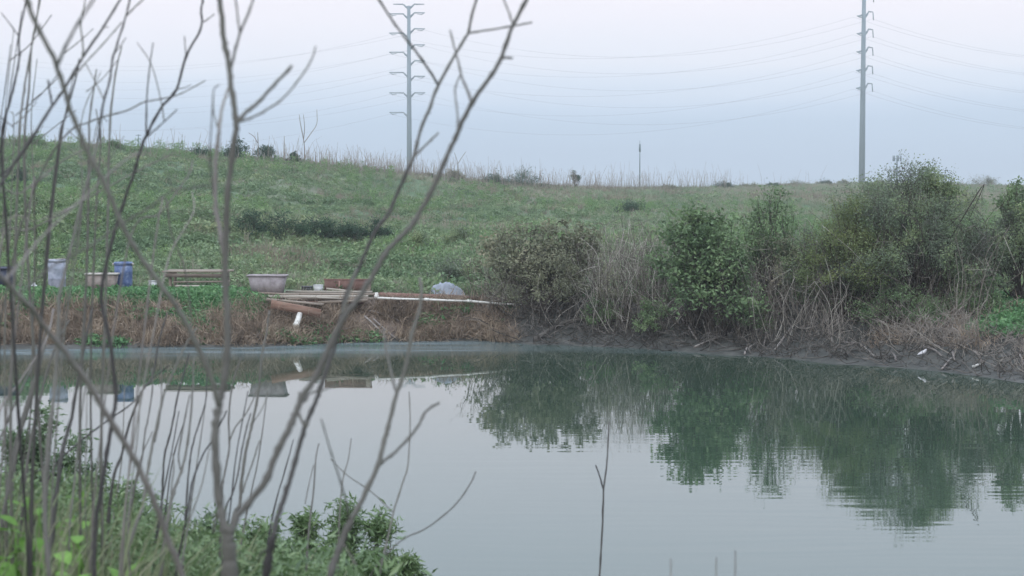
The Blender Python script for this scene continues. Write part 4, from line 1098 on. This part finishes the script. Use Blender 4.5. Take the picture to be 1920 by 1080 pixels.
# ------------------------------------------------------------------ near bank: leafy plants
def near_base(px, D): return stand(px, D)
N = [(645, 15.2, 190, 905, 'willow leaved shrub at the pond edge, tallest of the near right clump'),
     (715, 15.0, 200, 952, 'willow leaved shrub just right of the tallest near one'),
     (770, 14.8, 150, 1005, 'low willow leaved shrub at the right end of the near clump'),
     (575, 14.6, 200, 965, 'willow leaved shrub behind the dark forked stem'),
     (485, 14.2, 190, 985, 'low willow leaved shrub beside the main forked sapling'),
     (690, 13.6, 200, 1015, 'low spreading willow leaved shrub in front of the tallest near one')]
for (px_, D, w, top, lab) in N:
    shrub('willow_shrub', lab, 'shrub', px_, D, w, top, 'willow', lumps=80, per=160, lsize=0.08, aspect=0.24, bare=0.25, lump_r=0.15, shape='peaky', dirs_up=True, stem_r=0.006)
for (px_, D, w, top, lab) in [(45, 14.0, 230, 735, 'dark fine leaved bush behind the bare stems at the left edge of the pond'),
     (150, 14.2, 190, 810, 'dark fine leaved bush between the thick blurred stems'),
     (215, 14.2, 160, 875, 'fine leaved bush lower on the slope of the near left clump'),
     (285, 14.4, 160, 920, 'small fine leaved bush at the right foot of the near left clump'),
     (385, 14.2, 180, 970, 'low fine leaved bush just left of the main forked sapling')]:
    shrub('willow_shrub', lab, 'shrub', px_, D, w, top, 'willow_dark', lumps=90, per=180, lsize=0.065, aspect=0.3, bare=0.12, lump_r=0.15, shape='peaky', dirs_up=True, stem_r=0.006)

# bright broad leaved weeds close by: each leaf a part
def one_leaf(L, W):
    n = 5; vs = []; ti = []
    for i in range(n + 1):
        t = i / n; w = W * 0.5 * math.sin(math.pi * min(1, t * 0.95 + 0.04)) ** 0.7
        z = -0.25 * L * t * t
        vs += [(t * L, -w, z + w * 0.25), (t * L, 0, z), (t * L, w, z + w * 0.25)]; ti += [0.3 + 0.4 * (i % 2)] * 3
    f = []
    for i in range(n):
        for s in (0, 1): a = i * 3 + s; f.append([a, a + 3, a + 4, a + 1])
    return np_mesh('leaf', np.array(vs), np.array(f), M['bright'], np.array(ti), smooth=True)
leafs = [one_leaf(0.085, 0.045), one_leaf(0.065, 0.038), one_leaf(0.10, 0.052)]
for i, (px_, D, top, nl, lab) in enumerate([(20, 6.6, 925, 26, 'bright green broad leaved weed in the bottom left corner'),
        (95, 7.2, 915, 26, 'bright green broad leaved weed behind the corner one, beside the pale stem'),
        (150, 7.6, 925, 22, 'bright green broad leaved weed under the thick blurred stem'),
        (60, 6.0, 985, 22, 'low bright green weed in front at the bottom left'),
        (190, 7.0, 985, 18, 'small bright green weed right of the taller bright ones'),
        (120, 6.2, 1000, 22, 'low bright green weed along the bottom edge')]):
    b = stand(px_, D); H = at(px_, top, D).z - b.z
    root = empty('broadleaf_weed', b, lab, 'weed', 'bright green weeds close to the camera')
    T = Tubes(); st = []
    for q in range(4):
        a = rng.uniform(0, 6.28); e = np.array([math.cos(a) * 0.12, math.sin(a) * 0.12, H * rng.uniform(0.75, 1.0)])
        P = spline([(0, 0, -0.05), tuple(e * [0.3, 0.3, 0.5]), tuple(e)], 4); st.append(P); T.add(P, [0.006, 0.003], 5)
    link('stem', T.mesh('stem', M['bright']), root)
    for q in range(nl * 2):
        P = st[q % 4]; p_ = P[rng.integers(3, len(P))]
        o = link('leaf', leafs[q % 3], root); o.location = p_ + rng.normal(size=3) * 0.02
        o.rotation_euler = (rng.normal() * 0.3, rng.normal() * 0.5, rng.uniform(0, 6.28))
        s = rng.uniform(0.7, 1.25); o.scale = (s, s, s)

tall_p = [tuft('tall_grass_tuft', 16, 0.55, 0.10, 0.008, M['neargrass'], 0.4, 4) for _ in range(4)]
px_ = rng.uniform(-260, 600, 2600); Yn = rng.uniform(5.5, 15, 2600); Xn = (px_ - 960) / F * Yn
k = (rng.random(2600) < np.interp(px_, [-260, 300, 600], [1, 0.9, 0.5]))
Xn, Yn = Xn[k], Yn[k]
X5 = rng.uniform(-9, 5, 1500); Y5 = rng.uniform(-2, 11, 1500)
Xn = np.concatenate([Xn, X5]); Yn = np.concatenate([Yn, Y5])
Zn = height(Xn, Yn); pxn = 960 + F * Xn / np.maximum(Yn, 1); lim = CAM_Z - np.interp(pxn, [0, 120, 250, 400, 560, 600], [0.172, 0.178, 0.196, 0.210, 0.218, 0.24]) * Yn                           # blades stay under the bottom part of the view
sc_ = np.clip((lim - Zn) / 0.55 * (0.25 + 1.0 * rng.random(len(Xn)) ** 1.6), 0.2, 2.2)
kk = rng.random(len(Xn)) < 0.6; Xn, Yn, Zn, sc_ = Xn[kk], Yn[kk], Zn[kk], sc_[kk]
scatter('tall_grass', tall_p, np.stack([Xn, Yn, Zn], -1), sc_, rots(len(Xn), 0.15), 'tall wispy green and straw grass on the near bank', 'grass')
def leafy_stalk(name, n, h, r, size, aspect, mat):
    z = rng.random(n) ** 0.7 * h; a = rng.uniform(0, 6.283, n); q = rng.integers(0, 4, n)
    bx = np.array([0, 0.14, -0.12, 0.05])[q]; by = np.array([0, 0.05, 0.1, -0.15])[q]
    C = np.stack([bx * (0.4 + z) + np.cos(a) * r * 0.2, by * (0.4 + z) + np.sin(a) * r * 0.2, z], -1)
    dd = np.stack([np.cos(a), np.sin(a), np.full(n, 0.5)], -1)
    return leaf_mesh(name, C, size, aspect, mat, dirs=dd * 1.2)
stalk_p = [leafy_stalk('leafy_stalk', 190, 0.7, 0.25, 0.042, 0.26, M['willow']) for _ in range(3)]
px_ = rng.uniform(-200, 620, 700); Y8 = rng.uniform(7.5, 15, 700); X8 = (px_ - 960) / F * Y8; Z8 = height(X8, Y8)
l8 = CAM_Z - np.interp(px_, [-200, 120, 250, 400, 620], [0.170, 0.178, 0.198, 0.212, 0.220]) * Y8
s8 = np.clip((l8 - Z8) / 0.7 * rng.uniform(0.5, 1.1, 700), 0.2, 1.9)
scatter('leafy_weeds', stalk_p, np.stack([X8, Y8, Z8], -1), s8, rots(700, 0.12), 'narrow leaved green weeds standing among the grass of the near bank', 'weeds')
tw_p = [leafy_stalk('tall_weed', 90, 0.9, 0.35, 0.13, 0.4, M['mustard']) for _ in range(3)]
X, Y = samp(9000, -0.42, 0.42, 56, 150); px, a, b = hill_rel(X, Y)
kk = (a > 1) & (b < 5) & (fbm(X * 0.15 + 70, Y * 0.1 + 30, 3) > 0.54) & (rng.random(len(X)) < 0.5); X, Y = X[kk], Y[kk]
scatter('tall_weeds', tw_p, place(X, Y, -0.03), rng.uniform(0.5, 1.1, len(X)), rots(len(X), 0.15), 'taller yellowish weeds standing in patches on the hillside', 'weeds')
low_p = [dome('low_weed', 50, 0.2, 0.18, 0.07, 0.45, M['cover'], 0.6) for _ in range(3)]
X6 = rng.uniform(-9, 6, 3500); Y6 = rng.uniform(-3, 15.5, 3500); g = height(X6, Y6) > 0.1; X6, Y6 = X6[g], Y6[g]
scatter('low_weeds', low_p, place(X6, Y6), rng.uniform(0.7, 1.5, len(X6)), rots(len(X6), 0.2), 'low leafy weeds covering the near bank', 'weeds')

# ------------------------------------------------------------------ near bank: bare stems
def stem(T, pts, w0, w1, D0, D1, root=None, sides=7, tint=None, wob=0.0):
    """pts in photograph pixels, first = lowest; widths in pixels; grows from depth D0 to D1"""
    n = len(pts); W = []
    for i, (px_, py_) in enumerate(pts):
        W.append(at(px_, py_, D0 + (D1 - D0) * i / max(1, n - 1)))
    rr = [(w0 + (w1 - w0) * i / max(1, n - 1)) * 0.39 * (D0 + (D1 - D0) * i / max(1, n - 1)) / F for i in range(n)]
    if root is not None:
        g = W[0].copy(); d = (W[0] - W[1]).normalized() if n > 1 else Vector((0, 0, -1))
        h = g.z - hz(g.x, g.y)
        f = Vector((g.x + max(-0.5, min(0.5, d.x / max(0.2, abs(d.z)) * h * 0.6)), g.y + 0.02, 0)); f.z = hz(f.x, f.y) - 0.08
        seg = max(0.12, (W[1] - W[0]).length); m_ = max(2, min(10, int((g - f).length / seg)))
        W = [f + (g - f) * (q / m_) for q in range(m_)] + W; rr = [rr[0] * (1.15 - 0.15 * q / m_) for q in range(m_)] + rr
    P = spline([tuple(w) for w in W], 5); R = np.interp(np.linspace(0, len(rr) - 1, len(P)), np.arange(len(rr)), rr)
    R[3::rng.integers(4, 7)] *= 1.22
    P = P + rng.normal(size=P.shape) * R[:, None] * 0.12
    R = R * (1 + 0.05 * np.sin(np.arange(len(P)) * 2.1) + rng.normal(size=len(P)) * 0.04)
    T.add(P, R, sides, tint)
    for k in range(4, len(P) - 2, 3):                     # leaf scars and buds
        if rng.random() < 0.45:
            a = rng.normal(size=3); a /= np.linalg.norm(a); tg = P[k + 1] - P[k]; tg /= np.linalg.norm(tg) + 1e-9
            e = P[k] + (a * 0.9 + tg * 1.1) * (R[k] * 1.3 + 0.003)
            T.add([P[k], e], [min(R[k] * 0.5, 0.004), 0.0012], 4, tint)
    return f if root is not None else None

def sapling(label, branches, mat='bark', group=None, name='bare_sapling', cat='sapling'):
    """branches: (part name, pts, w0, w1, D0, D1); the first is rooted in the ground"""
    px0, py0 = branches[0][1][0]; D0 = branches[0][4]
    b = stand(px0, D0)
    root = empty(name, b, label, cat, group)
    for i, br in enumerate(branches):
        nm, pts, w0, w1, d0, d1 = br[:6]
        T = Tubes(); stem(T, pts, w0, w1, d0, d1, root=True if i == 0 else None)
        T.v = [v - np.array(b) for v in T.v]
        link(nm, T.mesh(nm, M[br[6] if len(br) > 6 else mat]), root)
    return root

sapling('main bare forked sapling close to the camera, its thick grey trunk splitting low down', [
    ('trunk', [(434, 1085), (429, 1040), (428, 1005), (429, 985)], 40, 24, 4.5, 4.5),
    ('branch', [(427, 1040), (424, 1005), (418, 972), (410, 935), (405, 863), (404, 808), (408, 778), (413, 745), (422, 700), (426, 640), (426, 583), (422, 528), (424, 430), (430, 330), (443, 240)], 21, 14, 4.5, 4.8),
    ('branch', [(443, 245), (440, 205), (433, 160), (430, 133), (420, 77), (414, 20), (409, -30)], 14, 12, 4.8, 4.9),
    ('branch', [(445, 230), (460, 212), (483, 193), (513, 160), (547, 123)], 10, 7, 4.8, 4.9),
    ('twig', [(452, 228), (475, 219), (505, 203), (535, 180), (567, 140), (585, 110), (592, 87)], 6, 3.5, 4.8, 5.2),
    ('twig', [(431, 138), (438, 105), (450, 62), (466, 25), (480, -20)], 7, 5, 4.85, 5.0),
    ('twig', [(450, 62), (445, 25), (440, -15)], 5, 4, 4.9, 5.0),
    ('branch', [(409, 760), (404, 735), (397, 712), (380, 671), (358, 624), (333, 577), (325, 566), (294, 524), (264, 483), (242, 447), (219, 397), (192, 335), (164, 285), (150, 250), (133, 208), (122, 169), (107, 125), (89, 86), (65, 39), (44, -15)], 13, 11, 4.6, 4.4),
    ('twig', [(107, 125), (115, 105), (125, 83), (147, 42), (182, -10)], 8, 6, 4.4, 3.9),
    ('branch', [(430, 1040), (433, 1000), (444, 970), (463, 947), (497, 902), (513, 863), (536, 813), (552, 780), (569, 739), (591, 708), (615, 655), (645, 594), (672, 560), (700, 515), (723, 474), (747, 448), (771, 423), (795, 385), (819, 337), (840, 287), (857, 250), (885, 193), (917, 147), (940, 108), (962, 47), (996, -15)], 18, 9, 4.5, 5.3),
    ('twig', [(940, 109), (950, 108), (961, 109)], 7, 5, 5.1, 5.15),
    ('twig', [(962, 45), (953, 20), (940, -12)], 5, 4, 5.2, 5.3),
    ('twig', [(885, 193), (876, 168), (867, 147), (860, 118), (853, 93), (844, 57)], 7, 4, 5.0, 5.6),
    ('twig', [(857, 250), (858, 213), (853, 170), (862, 142)], 5, 4, 5.0, 5.6),
    ('twig', [(420, 480), (412, 430), (405, 390), (404, 333), (406, 285), (411, 247)], 12, 9, 4.9, 5.0, 'bark_pale'),
    ('twig', [(411, 247), (414, 215), (421, 186), (430, 160)], 8, 5, 5.0, 5.1, 'bark_pale'),
    ('twig', [(409, 410), (400, 360), (395, 320), (394, 278), (397, 225), (400, 172), (406, 163), (412, 158)], 4.5, 2, 5.0, 5.2, 'bark_dark'),
    ('twig', [(411, 245), (404, 225), (400, 205), (400, 172)], 4, 3, 5.0, 5.1),
    ('twig', [(416, 988), (408, 960), (400, 1000)], 6, 6, 4.6, 4.6),
])
sapling('dark slender sapling just right of the main trunk, arching up to the left pylon', [
    ('trunk', [(498, 1080), (504, 1045), (512, 1005)], 22, 17, 5.0, 5.0, 'bark_dark'),
    ('branch', [(512, 1008), (519, 974), (530, 941), (544, 897), (558, 847), (574, 794), (591, 755), (606, 711), (619, 672), (630, 639), (641, 590), (652, 545), (675, 498), (702, 436), (726, 405), (744, 364), (768, 309)], 13, 8, 5.0, 5.6, 'bark_dark'),
    ('branch', [(768, 312), (775, 293), (790, 240), (807, 200), (822, 160), (853, 103), (877, 62), (884, 30), (896, -12)], 8, 6, 5.6, 5.8),
    ('twig', [(774, 297), (795, 275), (822, 249)], 6, 4.5, 5.6, 5.7),
    ('twig', [(822, 160), (800, 125), (773, 88), (740, 45), (705, -10)], 6, 5, 5.7, 5.5),
    ('twig', [(877, 62), (905, 58), (960, 49), (997, 42)], 5, 4, 5.7, 5.8),
    ('twig', [(560, 735), (572, 752), (580, 738), (600, 732)], 6, 5, 5.05, 5.05),
    ('twig', [(560, 775), (572, 800), (578, 790)], 7, 6, 5.05, 5.05),
    ('twig', [(505, 1030), (492, 1035), (484, 1052)], 7, 4, 5.0, 5.0, 'bark_dark'),
    ('twig', [(640, 590), (652, 556), (664, 520), (668, 505)], 7, 6, 5.3, 5.35),
    ('twig', [(600, 735), (615, 728), (637, 722)], 4, 3, 5.1, 5.2),
])
sapling('bare sapling right of centre whose branches fork over the open water', [
    ('trunk', [(618, 1085), (628, 1050), (641, 1016), (658, 974)], 18, 15, 5.2, 5.3),
    ('branch', [(656, 978), (680, 935), (708, 874), (719, 830), (730, 791), (743, 742), (759, 694), (773, 625), (786, 583), (790, 545), (787, 520)], 13, 7, 5.3, 5.6),
    ('twig', [(744, 742), (735, 705), (728, 675), (722, 645), (720, 618)], 6, 4, 5.5, 5.8),
    ('branch', [(708, 876), (722, 862), (741, 847), (780, 805), (798, 772), (823, 755)], 8, 6, 5.4, 5.6),
    ('twig', [(656, 978), (648, 938), (636, 895), (622, 852), (610, 812), (602, 785)], 5, 3, 5.3, 5.0),
    ('twig', [(642, 1018), (650, 1030), (668, 1060)], 4, 4, 5.2, 5.2, 'bark_pale'),
])
sapling('pale bark branch slanting across the lower left of the view', [
    ('trunk', [(344, 1085), (314, 1010), (292, 947), (264, 883), (236, 833), (205, 785), (172, 727), (144, 690), (119, 657), (92, 624), (69, 593), (55, 574), (28, 547), (6, 522), (-20, 505)], 15, 12, 4.6, 4.0, 'bark_pale'),
    ('twig', [(40, 548), (60, 530), (111, 491), (167, 463), (219, 427), (278, 391), (322, 358), (350, 354), (389, 347)], 6, 4, 4.3, 4.8),
    ('twig', [(10, 523), (38, 495), (69, 455), (122, 402), (156, 372), (200, 330), (235, 300), (261, 286)], 6, 4, 4.1, 4.7, 'bark_pale'),
    ('twig', [(322, 358), (316, 330), (308, 318)], 3, 2.5, 4.6, 4.6),
], name='pale_sapling', cat='sapling')
sapling('dark slanting stem crossing behind the big diagonal branch at upper left', [
    ('trunk', [(-70, 480), (-10, 372), (0, 348), (31, 300), (67, 247), (97, 200), (122, 164), (153, 111), (192, 53), (228, -5)], 9, 5, 5.5, 6.2, 'bark_dark'),
    ('twig', [(98, 199), (93, 170), (90, 150)], 5, 4, 5.9, 5.9, 'bark_dark'),
    ('twig', [(192, 53), (197, 51), (204, 50)], 3, 2, 6.0, 6.0),
    ('twig', [(153, 115), (156, 90), (151, 44), (158, 12), (161, -10)], 4.5, 3, 6.0, 6.1),
    ('twig', [(132, 150), (160, 118), (190, 86), (228, 42)], 4, 3, 6.0, 6.4),
])
sapling('tall thin stem running up left of centre, forking three times over the sky', [
    ('trunk', [(92, 1085), (84, 960), (88, 850), (96, 780), (103, 727), (108, 640), (111, 558), (122, 510), (136, 452), (150, 391), (162, 345), (175, 300), (183, 266)], 12, 5, 5.2, 6.0),
    ('branch', [(183, 268), (194, 192), (205, 155), (211, 111), (222, 75), (236, 30), (246, -10)], 5.5, 4, 6.0, 6.2, 'bark_dark'),
    ('twig', [(236, 30), (252, 14), (272, -4)], 4, 3, 6.15, 6.2),
    ('twig', [(216, 98), (226, 86), (236, 70)], 3, 2, 6.1, 6.1),
    ('twig', [(196, 190), (182, 160), (160, 118)], 3, 2.5, 6.1, 6.3),
])
sapling('dark thin stem left of the main trunk whose top curls up over the left skyline', [
    ('trunk', [(176, 1085), (180, 980), (194, 891), (202, 840), (211, 782), (217, 740), (206, 640), (190, 560), (200, 491), (214, 438), (228, 391), (250, 327), (264, 280), (274, 255), (300, 205), (331, 167), (349, 105), (372, 64), (379, 40), (377, 20), (382, -8)], 11, 4.5, 6.0, 6.8, 'bark_dark'),
    ('twig', [(274, 255), (275, 192), (280, 130), (287, 80)], 4, 2.5, 6.5, 6.5, 'bark_dark'),
    ('twig', [(274, 258), (308, 228), (332, 205)], 3.5, 2.5, 6.5, 6.6, 'bark_dark'),
    ('twig', [(308, 228), (300, 180), (283, 119), (257, 80)], 3, 2, 6.5, 6.6),
    ('twig', [(349, 107), (347, 85), (346, 67)], 3, 2, 6.6, 6.6, 'bark_dark'),
    ('twig', [(379, 42), (390, 36), (402, 26)], 3, 2, 6.7, 6.7, 'bark_dark'),
    ('twig', [(331, 167), (345, 165), (358, 159)], 2.5, 2, 6.6, 6.6),
])
sapling('long thin twig stem curving right across the sky at mid left', [
    ('trunk', [(40, 420), (90, 300), (133, 244), (165, 230), (194, 219), (236, 208), (269, 192), (300, 186), (333, 178), (360, 165), (385, 151)], 4.5, 2.5, 6.5, 6.8)], name='bare_shoot', cat='shoot')

# thin upright stems at the left, over the sky
GRP = 'thin bare stems crossing the sky and hill at the left'
LAB = 'thin bare grey stem rising through the stand of stems at the left'
def thin(pts, w0, w1, D, mat='bark', label=LAB, group=GRP, twigs=(), name='bare_shoot'):
    br = [('stalk', pts, w0, w1, D, D + 0.5, mat)] + [('twig', p, a, c, D + 0.3, D + 0.5, mat) for (p, a, c) in twigs]
    return sapling(label, br, mat, group, name, 'shoot')
thin([(30, 700), (10, 400), (3, 258), (19, 189), (28, 153), (36, 111), (36, 69), (49, 0), (52, -20)], 7, 3.5, 6.2, 'bark_dark', 'dark upright stem nearest the left edge, with a twig slanting off to the left', None, [([(36, 69), (15, 40), (2, 24)], 3, 2)])
thin([(20, 800), (28, 500), (36, 258), (42, 194), (50, 139), (60, 85), (67, 50), (74, -10)], 7, 3, 6.8, label='thin upright stem second from the left edge, slightly curved near its top')
thin([(75, 820), (50, 450), (46, 256), (54, 172), (58, 97), (67, 42), (78, -10)], 7, 3, 7.2, label='thin stem crossing its neighbour low on the hill near the left edge')
thin([(60, 900), (85, 500), (111, 267), (122, 219), (144, 139), (148, 110)], 9, 3, 6.5, 'bark_dark')
thin([(150, 760), (163, 500), (167, 267), (167, 230), (175, 172), (181, 130)], 7, 3, 7.0, label='straight thin stem whose tip ends in the sky above the tan tub')
thin([(190, 800), (200, 500), (205, 261), (212, 172), (220, 120), (228, 88)], 7, 3, 7.4, label='thin stem bending right, its tip over the gap before the main trunk')
thin([(170, 700), (180, 400), (189, 264), (183, 222), (180, 205)], 5, 2.5, 7.4, label='short thin stem ending low in the sky above the tan tub')
for (px_, D, parts, lab) in (
        (570, 137, [[(570, 308), (571, 290), (570, 268), (563, 230), (561, 215)], [(570, 268), (583, 250), (594, 232), (594, 205)], [(569, 262), (571, 240), (569, 215)]], 'dead forked sapling on the skyline right of the three dark bushes'),
        (483, 134, [[(483, 300), (484, 275), (483, 248)], [(483, 268), (476, 256), (466, 249)]], 'thin dead sapling between the tallest and middle skyline bushes'),
        (533, 136, [[(533, 302), (533, 280), (533, 255)]], 'single dead stalk between the middle and smallest skyline bushes'),
        (858, 155, [[(856, 345), (859, 320), (858, 305), (852, 286)], [(858, 308), (866, 295), (874, 284)]], 'small dead forked sapling on the skyline right of the low brown bush')):
    b = stand(px_, D); root = empty('dead_sapling', b, lab, 'sapling')
    for i, pts in enumerate(parts):
        W = [np.array(at(a_, b_, D) - b) for a_, b_ in pts]
        if i == 0: W = [np.array([W[0][0], 0, -0.1])] + W[1:]
        T = Tubes(); T.add(spline(W, 4), [0.055 if i == 0 else 0.035, 0.02], 5)
        link('trunk' if i == 0 else 'branch', T.mesh('trunk', M['drystalk']), root)
# random companions in the same stand
for i in range(9):
    x0 = rng.uniform(-60, 130); lean = rng.uniform(-10, 90); top = rng.uniform(-20, 230)
    D = rng.uniform(6.2, 8.5)
    pts = [(x0 - lean * 0.5 + rng.normal() * 8, 980), (x0 + rng.normal() * 6, 640), (x0 + lean * 0.5 + rng.normal() * 8, 400), (x0 + lean + rng.normal() * 9, 230), (x0 + lean * 1.5 + rng.normal() * 10, top)]
    tw = []
    for q in range(rng.integers(1, 4)):
        y = rng.uniform(60, 420); t = (640 - y) / 640; x = x0 + lean * 1.45 * t; s = rng.choice([-1, 1, 1])
        l = rng.uniform(25, 90); tw.append(([(x, y), (x + s * l * 0.5, y - l * 0.4), (x + s * l, y - l * rng.uniform(0.7, 1.2))], 2.5, 1.8))
    thin(pts, rng.uniform(3.2, 5.2), 1.8, D, 'bark' if i % 3 else 'bark_dark', twigs=tw)
# slanting light twigs over the hill at left
PL = ['long pale twig climbing right over the hill from the left edge, lowest of three', 'pale twig climbing over the hill at the left edge, uppermost of three', 'short pale twig between two longer ones at the left edge of the hill',
      'pale twig rising right above the plank bench, hooked at its tip', 'pale twig forking up from the bank right of the blue barrel', 'pale twig hanging down in front of the plank bench', 'short upright pale twig on the hill above the white jug']
for pi, pts in enumerate(([(-20, 470), (60, 430), (150, 380), (240, 330), (330, 285)], [(-20, 400), (40, 362), (120, 300), (200, 262)], [(5, 445), (70, 415), (140, 385)],
            [(240, 460), (300, 400), (352, 330), (362, 300)], [(300, 560), (322, 470), (362, 400), (360, 360)], [(300, 395), (322, 440), (350, 520), (360, 640)],
            [(60, 360), (64, 400), (68, 450), (66, 520)])):
    T = Tubes(); P = [at(a, b_, 6.4) for a, b_ in pts]
    sapling(PL[pi], [('stalk', [(pts[0][0] - 60, 900)] + pts, 4.5, 2.5, 6.4, 6.8, 'bark_pale')], 'bark_pale', 'pale twigs slanting over the hill at the left', 'bare_shoot', 'shoot')

# the stand of stems over the water, lower left
GW = 'bare stems standing over the water at the lower left'
LW = 'thin bare stem leaning right over the water at the lower left'
WL = {0: 'thick dark stem rising between the two leftmost fine leaved bushes', 1: 'dark twig slanting low across the other stems under the blue barrel reflection',
      2: 'dark stem crossing just right of the blue barrel reflection', 4: 'stem forking twice, first right of the blue barrel reflection', 6: 'stem with a short side shoot low down, under the plank bench reflection',
      8: 'thin dark stem curving right to touch the main trunk', 10: 'tallest stem right of the main trunk, crossing the second tub', 12: 'forked stem close against the right side of the main trunk'}
for wi, (pts, w0, w1, mat, tw) in enumerate((
        ([(100, 1060), (100, 974), (111, 891), (118, 840), (131, 796), (144, 727), (160, 640), (172, 580)], 13, 5, 'bark_dark', []),
        ([(60, 1000), (100, 880), (139, 838), (170, 812), (200, 790), (250, 754), (278, 718), (317, 685)], 4.5, 3, 'bark_dark', []),
        ([(196, 1060), (211, 905), (228, 854), (242, 796), (267, 732), (286, 707), (297, 643), (314, 585)], 8, 3.5, 'bark_dark', []),
        ([(235, 1060), (250, 930), (262, 880), (267, 857), (272, 810), (278, 782), (286, 727), (284, 690)], 5, 3, 'bark', []),
        ([(230, 1060), (258, 974), (267, 952), (275, 899), (283, 849), (294, 796), (308, 738), (328, 690), (350, 643), (369, 615)], 9, 3.5, 'bark', [([(290, 830), (300, 780), (303, 720), (300, 660)], 3.5, 2.5)]),
        ([(290, 1060), (300, 980), (304, 930), (308, 857), (322, 802), (333, 743), (345, 700), (355, 663)], 6, 3.5, 'bark_dark', []),
        ([(300, 1080), (312, 991), (319, 947), (330, 910), (342, 877), (352, 830), (361, 738), (363, 671)], 10, 3.5, 'bark', [([(338, 880), (335, 850), (347, 782), (356, 740)], 4, 3), ([(322, 945), (322, 910), (326, 880), (324, 850)], 4, 3)]),
        ([(330, 1080), (344, 997), (348, 960), (354, 880), (362, 830), (378, 780), (386, 749), (388, 700)], 5, 3, 'bark_dark', []),
        ([(330, 1070), (347, 985), (355, 936), (362, 900), (372, 872), (385, 845), (400, 822), (425, 770)], 5.5, 3.5, 'bark_dark', []),
        ([(340, 1075), (352, 990), (372, 930), (385, 880), (392, 840)], 4, 2.5, 'bark', []),
        ([(425, 1075), (432, 1002), (440, 960), (449, 947), (455, 886), (463, 836), (472, 797), (483, 744), (491, 667), (499, 628), (505, 583)], 10, 4, 'bark', [([(455, 924), (462, 900), (472, 872), (482, 840), (487, 826)], 4, 3), ([(472, 797), (492, 765), (500, 742)], 3, 2)]),
        ([(418, 1070), (422, 961), (434, 930), (444, 899), (450, 866), (455, 836), (463, 800), (470, 775)], 5, 3, 'bark_dark', []),
        ([(412, 1070), (416, 930), (419, 899), (426, 866), (430, 836), (429, 780), (436, 720), (452, 670)], 6, 3.5, 'bark', [([(431, 824), (442, 800), (458, 780), (472, 755), (482, 728)], 4, 3)]),
        ([(20, 1000), (30, 850), (60, 740), (86, 640), (97, 600)], 9, 4, 'bark', []),
        ([(-20, 900), (0, 771), (31, 724), (86, 640), (100, 580)], 6, 4, 'bark_pale', []),
        ([(10, 960), (30, 830), (55, 740), (80, 660)], 7, 4, 'bark', []),
        ([(40, 980), (52, 860), (72, 760), (100, 660), (130, 600)], 8, 4, 'bark', []),
        ([(-10, 860), (10, 800), (40, 730), (60, 690)], 6, 4, 'bark', []),
        ([(0, 1000), (20, 900), (45, 790), (70, 700), (84, 620)], 8, 4, 'bark', []),
        ([(130, 1000), (140, 900), (148, 820), (158, 740), (165, 690)], 5, 3, 'bark', []),
        ([(160, 960), (162, 820), (163, 740), (165, 700)], 3, 2, 'bark', []),
        ([(240, 1000), (248, 900), (260, 800), (262, 720)], 4, 2.5, 'bark', []))):
    thin(pts, w0, w1, rng.uniform(6.5, 8.5), mat, WL.get(wi, LW), GW, tw)
for i in range(8):
    x0 = rng.uniform(180, 500); l = rng.uniform(15, 50)
    thin([(x0, 1070), (x0 + l * 0.4, 960), (x0 + l * 0.9 + rng.normal() * 4, 860), (x0 + l * 1.3, rng.uniform(700, 830))], 4.5, 2.2, rng.uniform(7.5, 9.5), 'bark' if i % 2 else 'bark_dark', LW, GW)

# thin twigs right of the main sapling
thin([(575, 1060), (580, 985), (588, 920), (592, 860), (598, 832)], 5, 3, 9.0, 'bark', 'thin upright twig rising from the near willow clump, left of two', None, [([(572, 945), (580, 905), (588, 872)], 2.5, 2)])
thin([(635, 1000), (642, 905), (652, 865), (659, 822)], 4, 2.5, 9.0, 'bark', 'thin upright twig rising above the tallest near willow shrub', None)
thin([(715, 1060), (727, 1010), (738, 960), (755, 905), (765, 870), (769, 790), (767, 735)], 5, 2.5, 8.0, 'bark', 'long thin curving twig right of the near willow clump', None, [([(738, 962), (700, 925), (650, 890), (620, 860)], 3, 2)])
thin([(700, 1070), (750, 1015), (800, 990), (850, 950), (880, 910), (892, 885)], 3, 3.5, 8.0, 'bark', 'thin arching twig bending right over the open water', None)
thin([(1122, 1100), (1124, 1080), (1128, 1017), (1132, 919), (1138, 866), (1142, 790)], 5.5, 3, 11.0, 'bark_dark', 'dark forked stick standing alone in the open water', None, [([(1132, 919), (1125, 895), (1117, 872)], 4, 3)])
for x_, t_, lab in ((1258, 1048, 'leftmost of three blurred twig tips at the bottom of the view'), (1343, 1045, 'middle one of three blurred twig tips at the bottom of the view'), (1379, 1032, 'tallest and rightmost of three blurred twig tips at the bottom')):
    thin([(x_ - 4, 1180), (x_ - 1, 1110), (x_, t_)], 4, 3, 5.5, 'bark', lab, None)
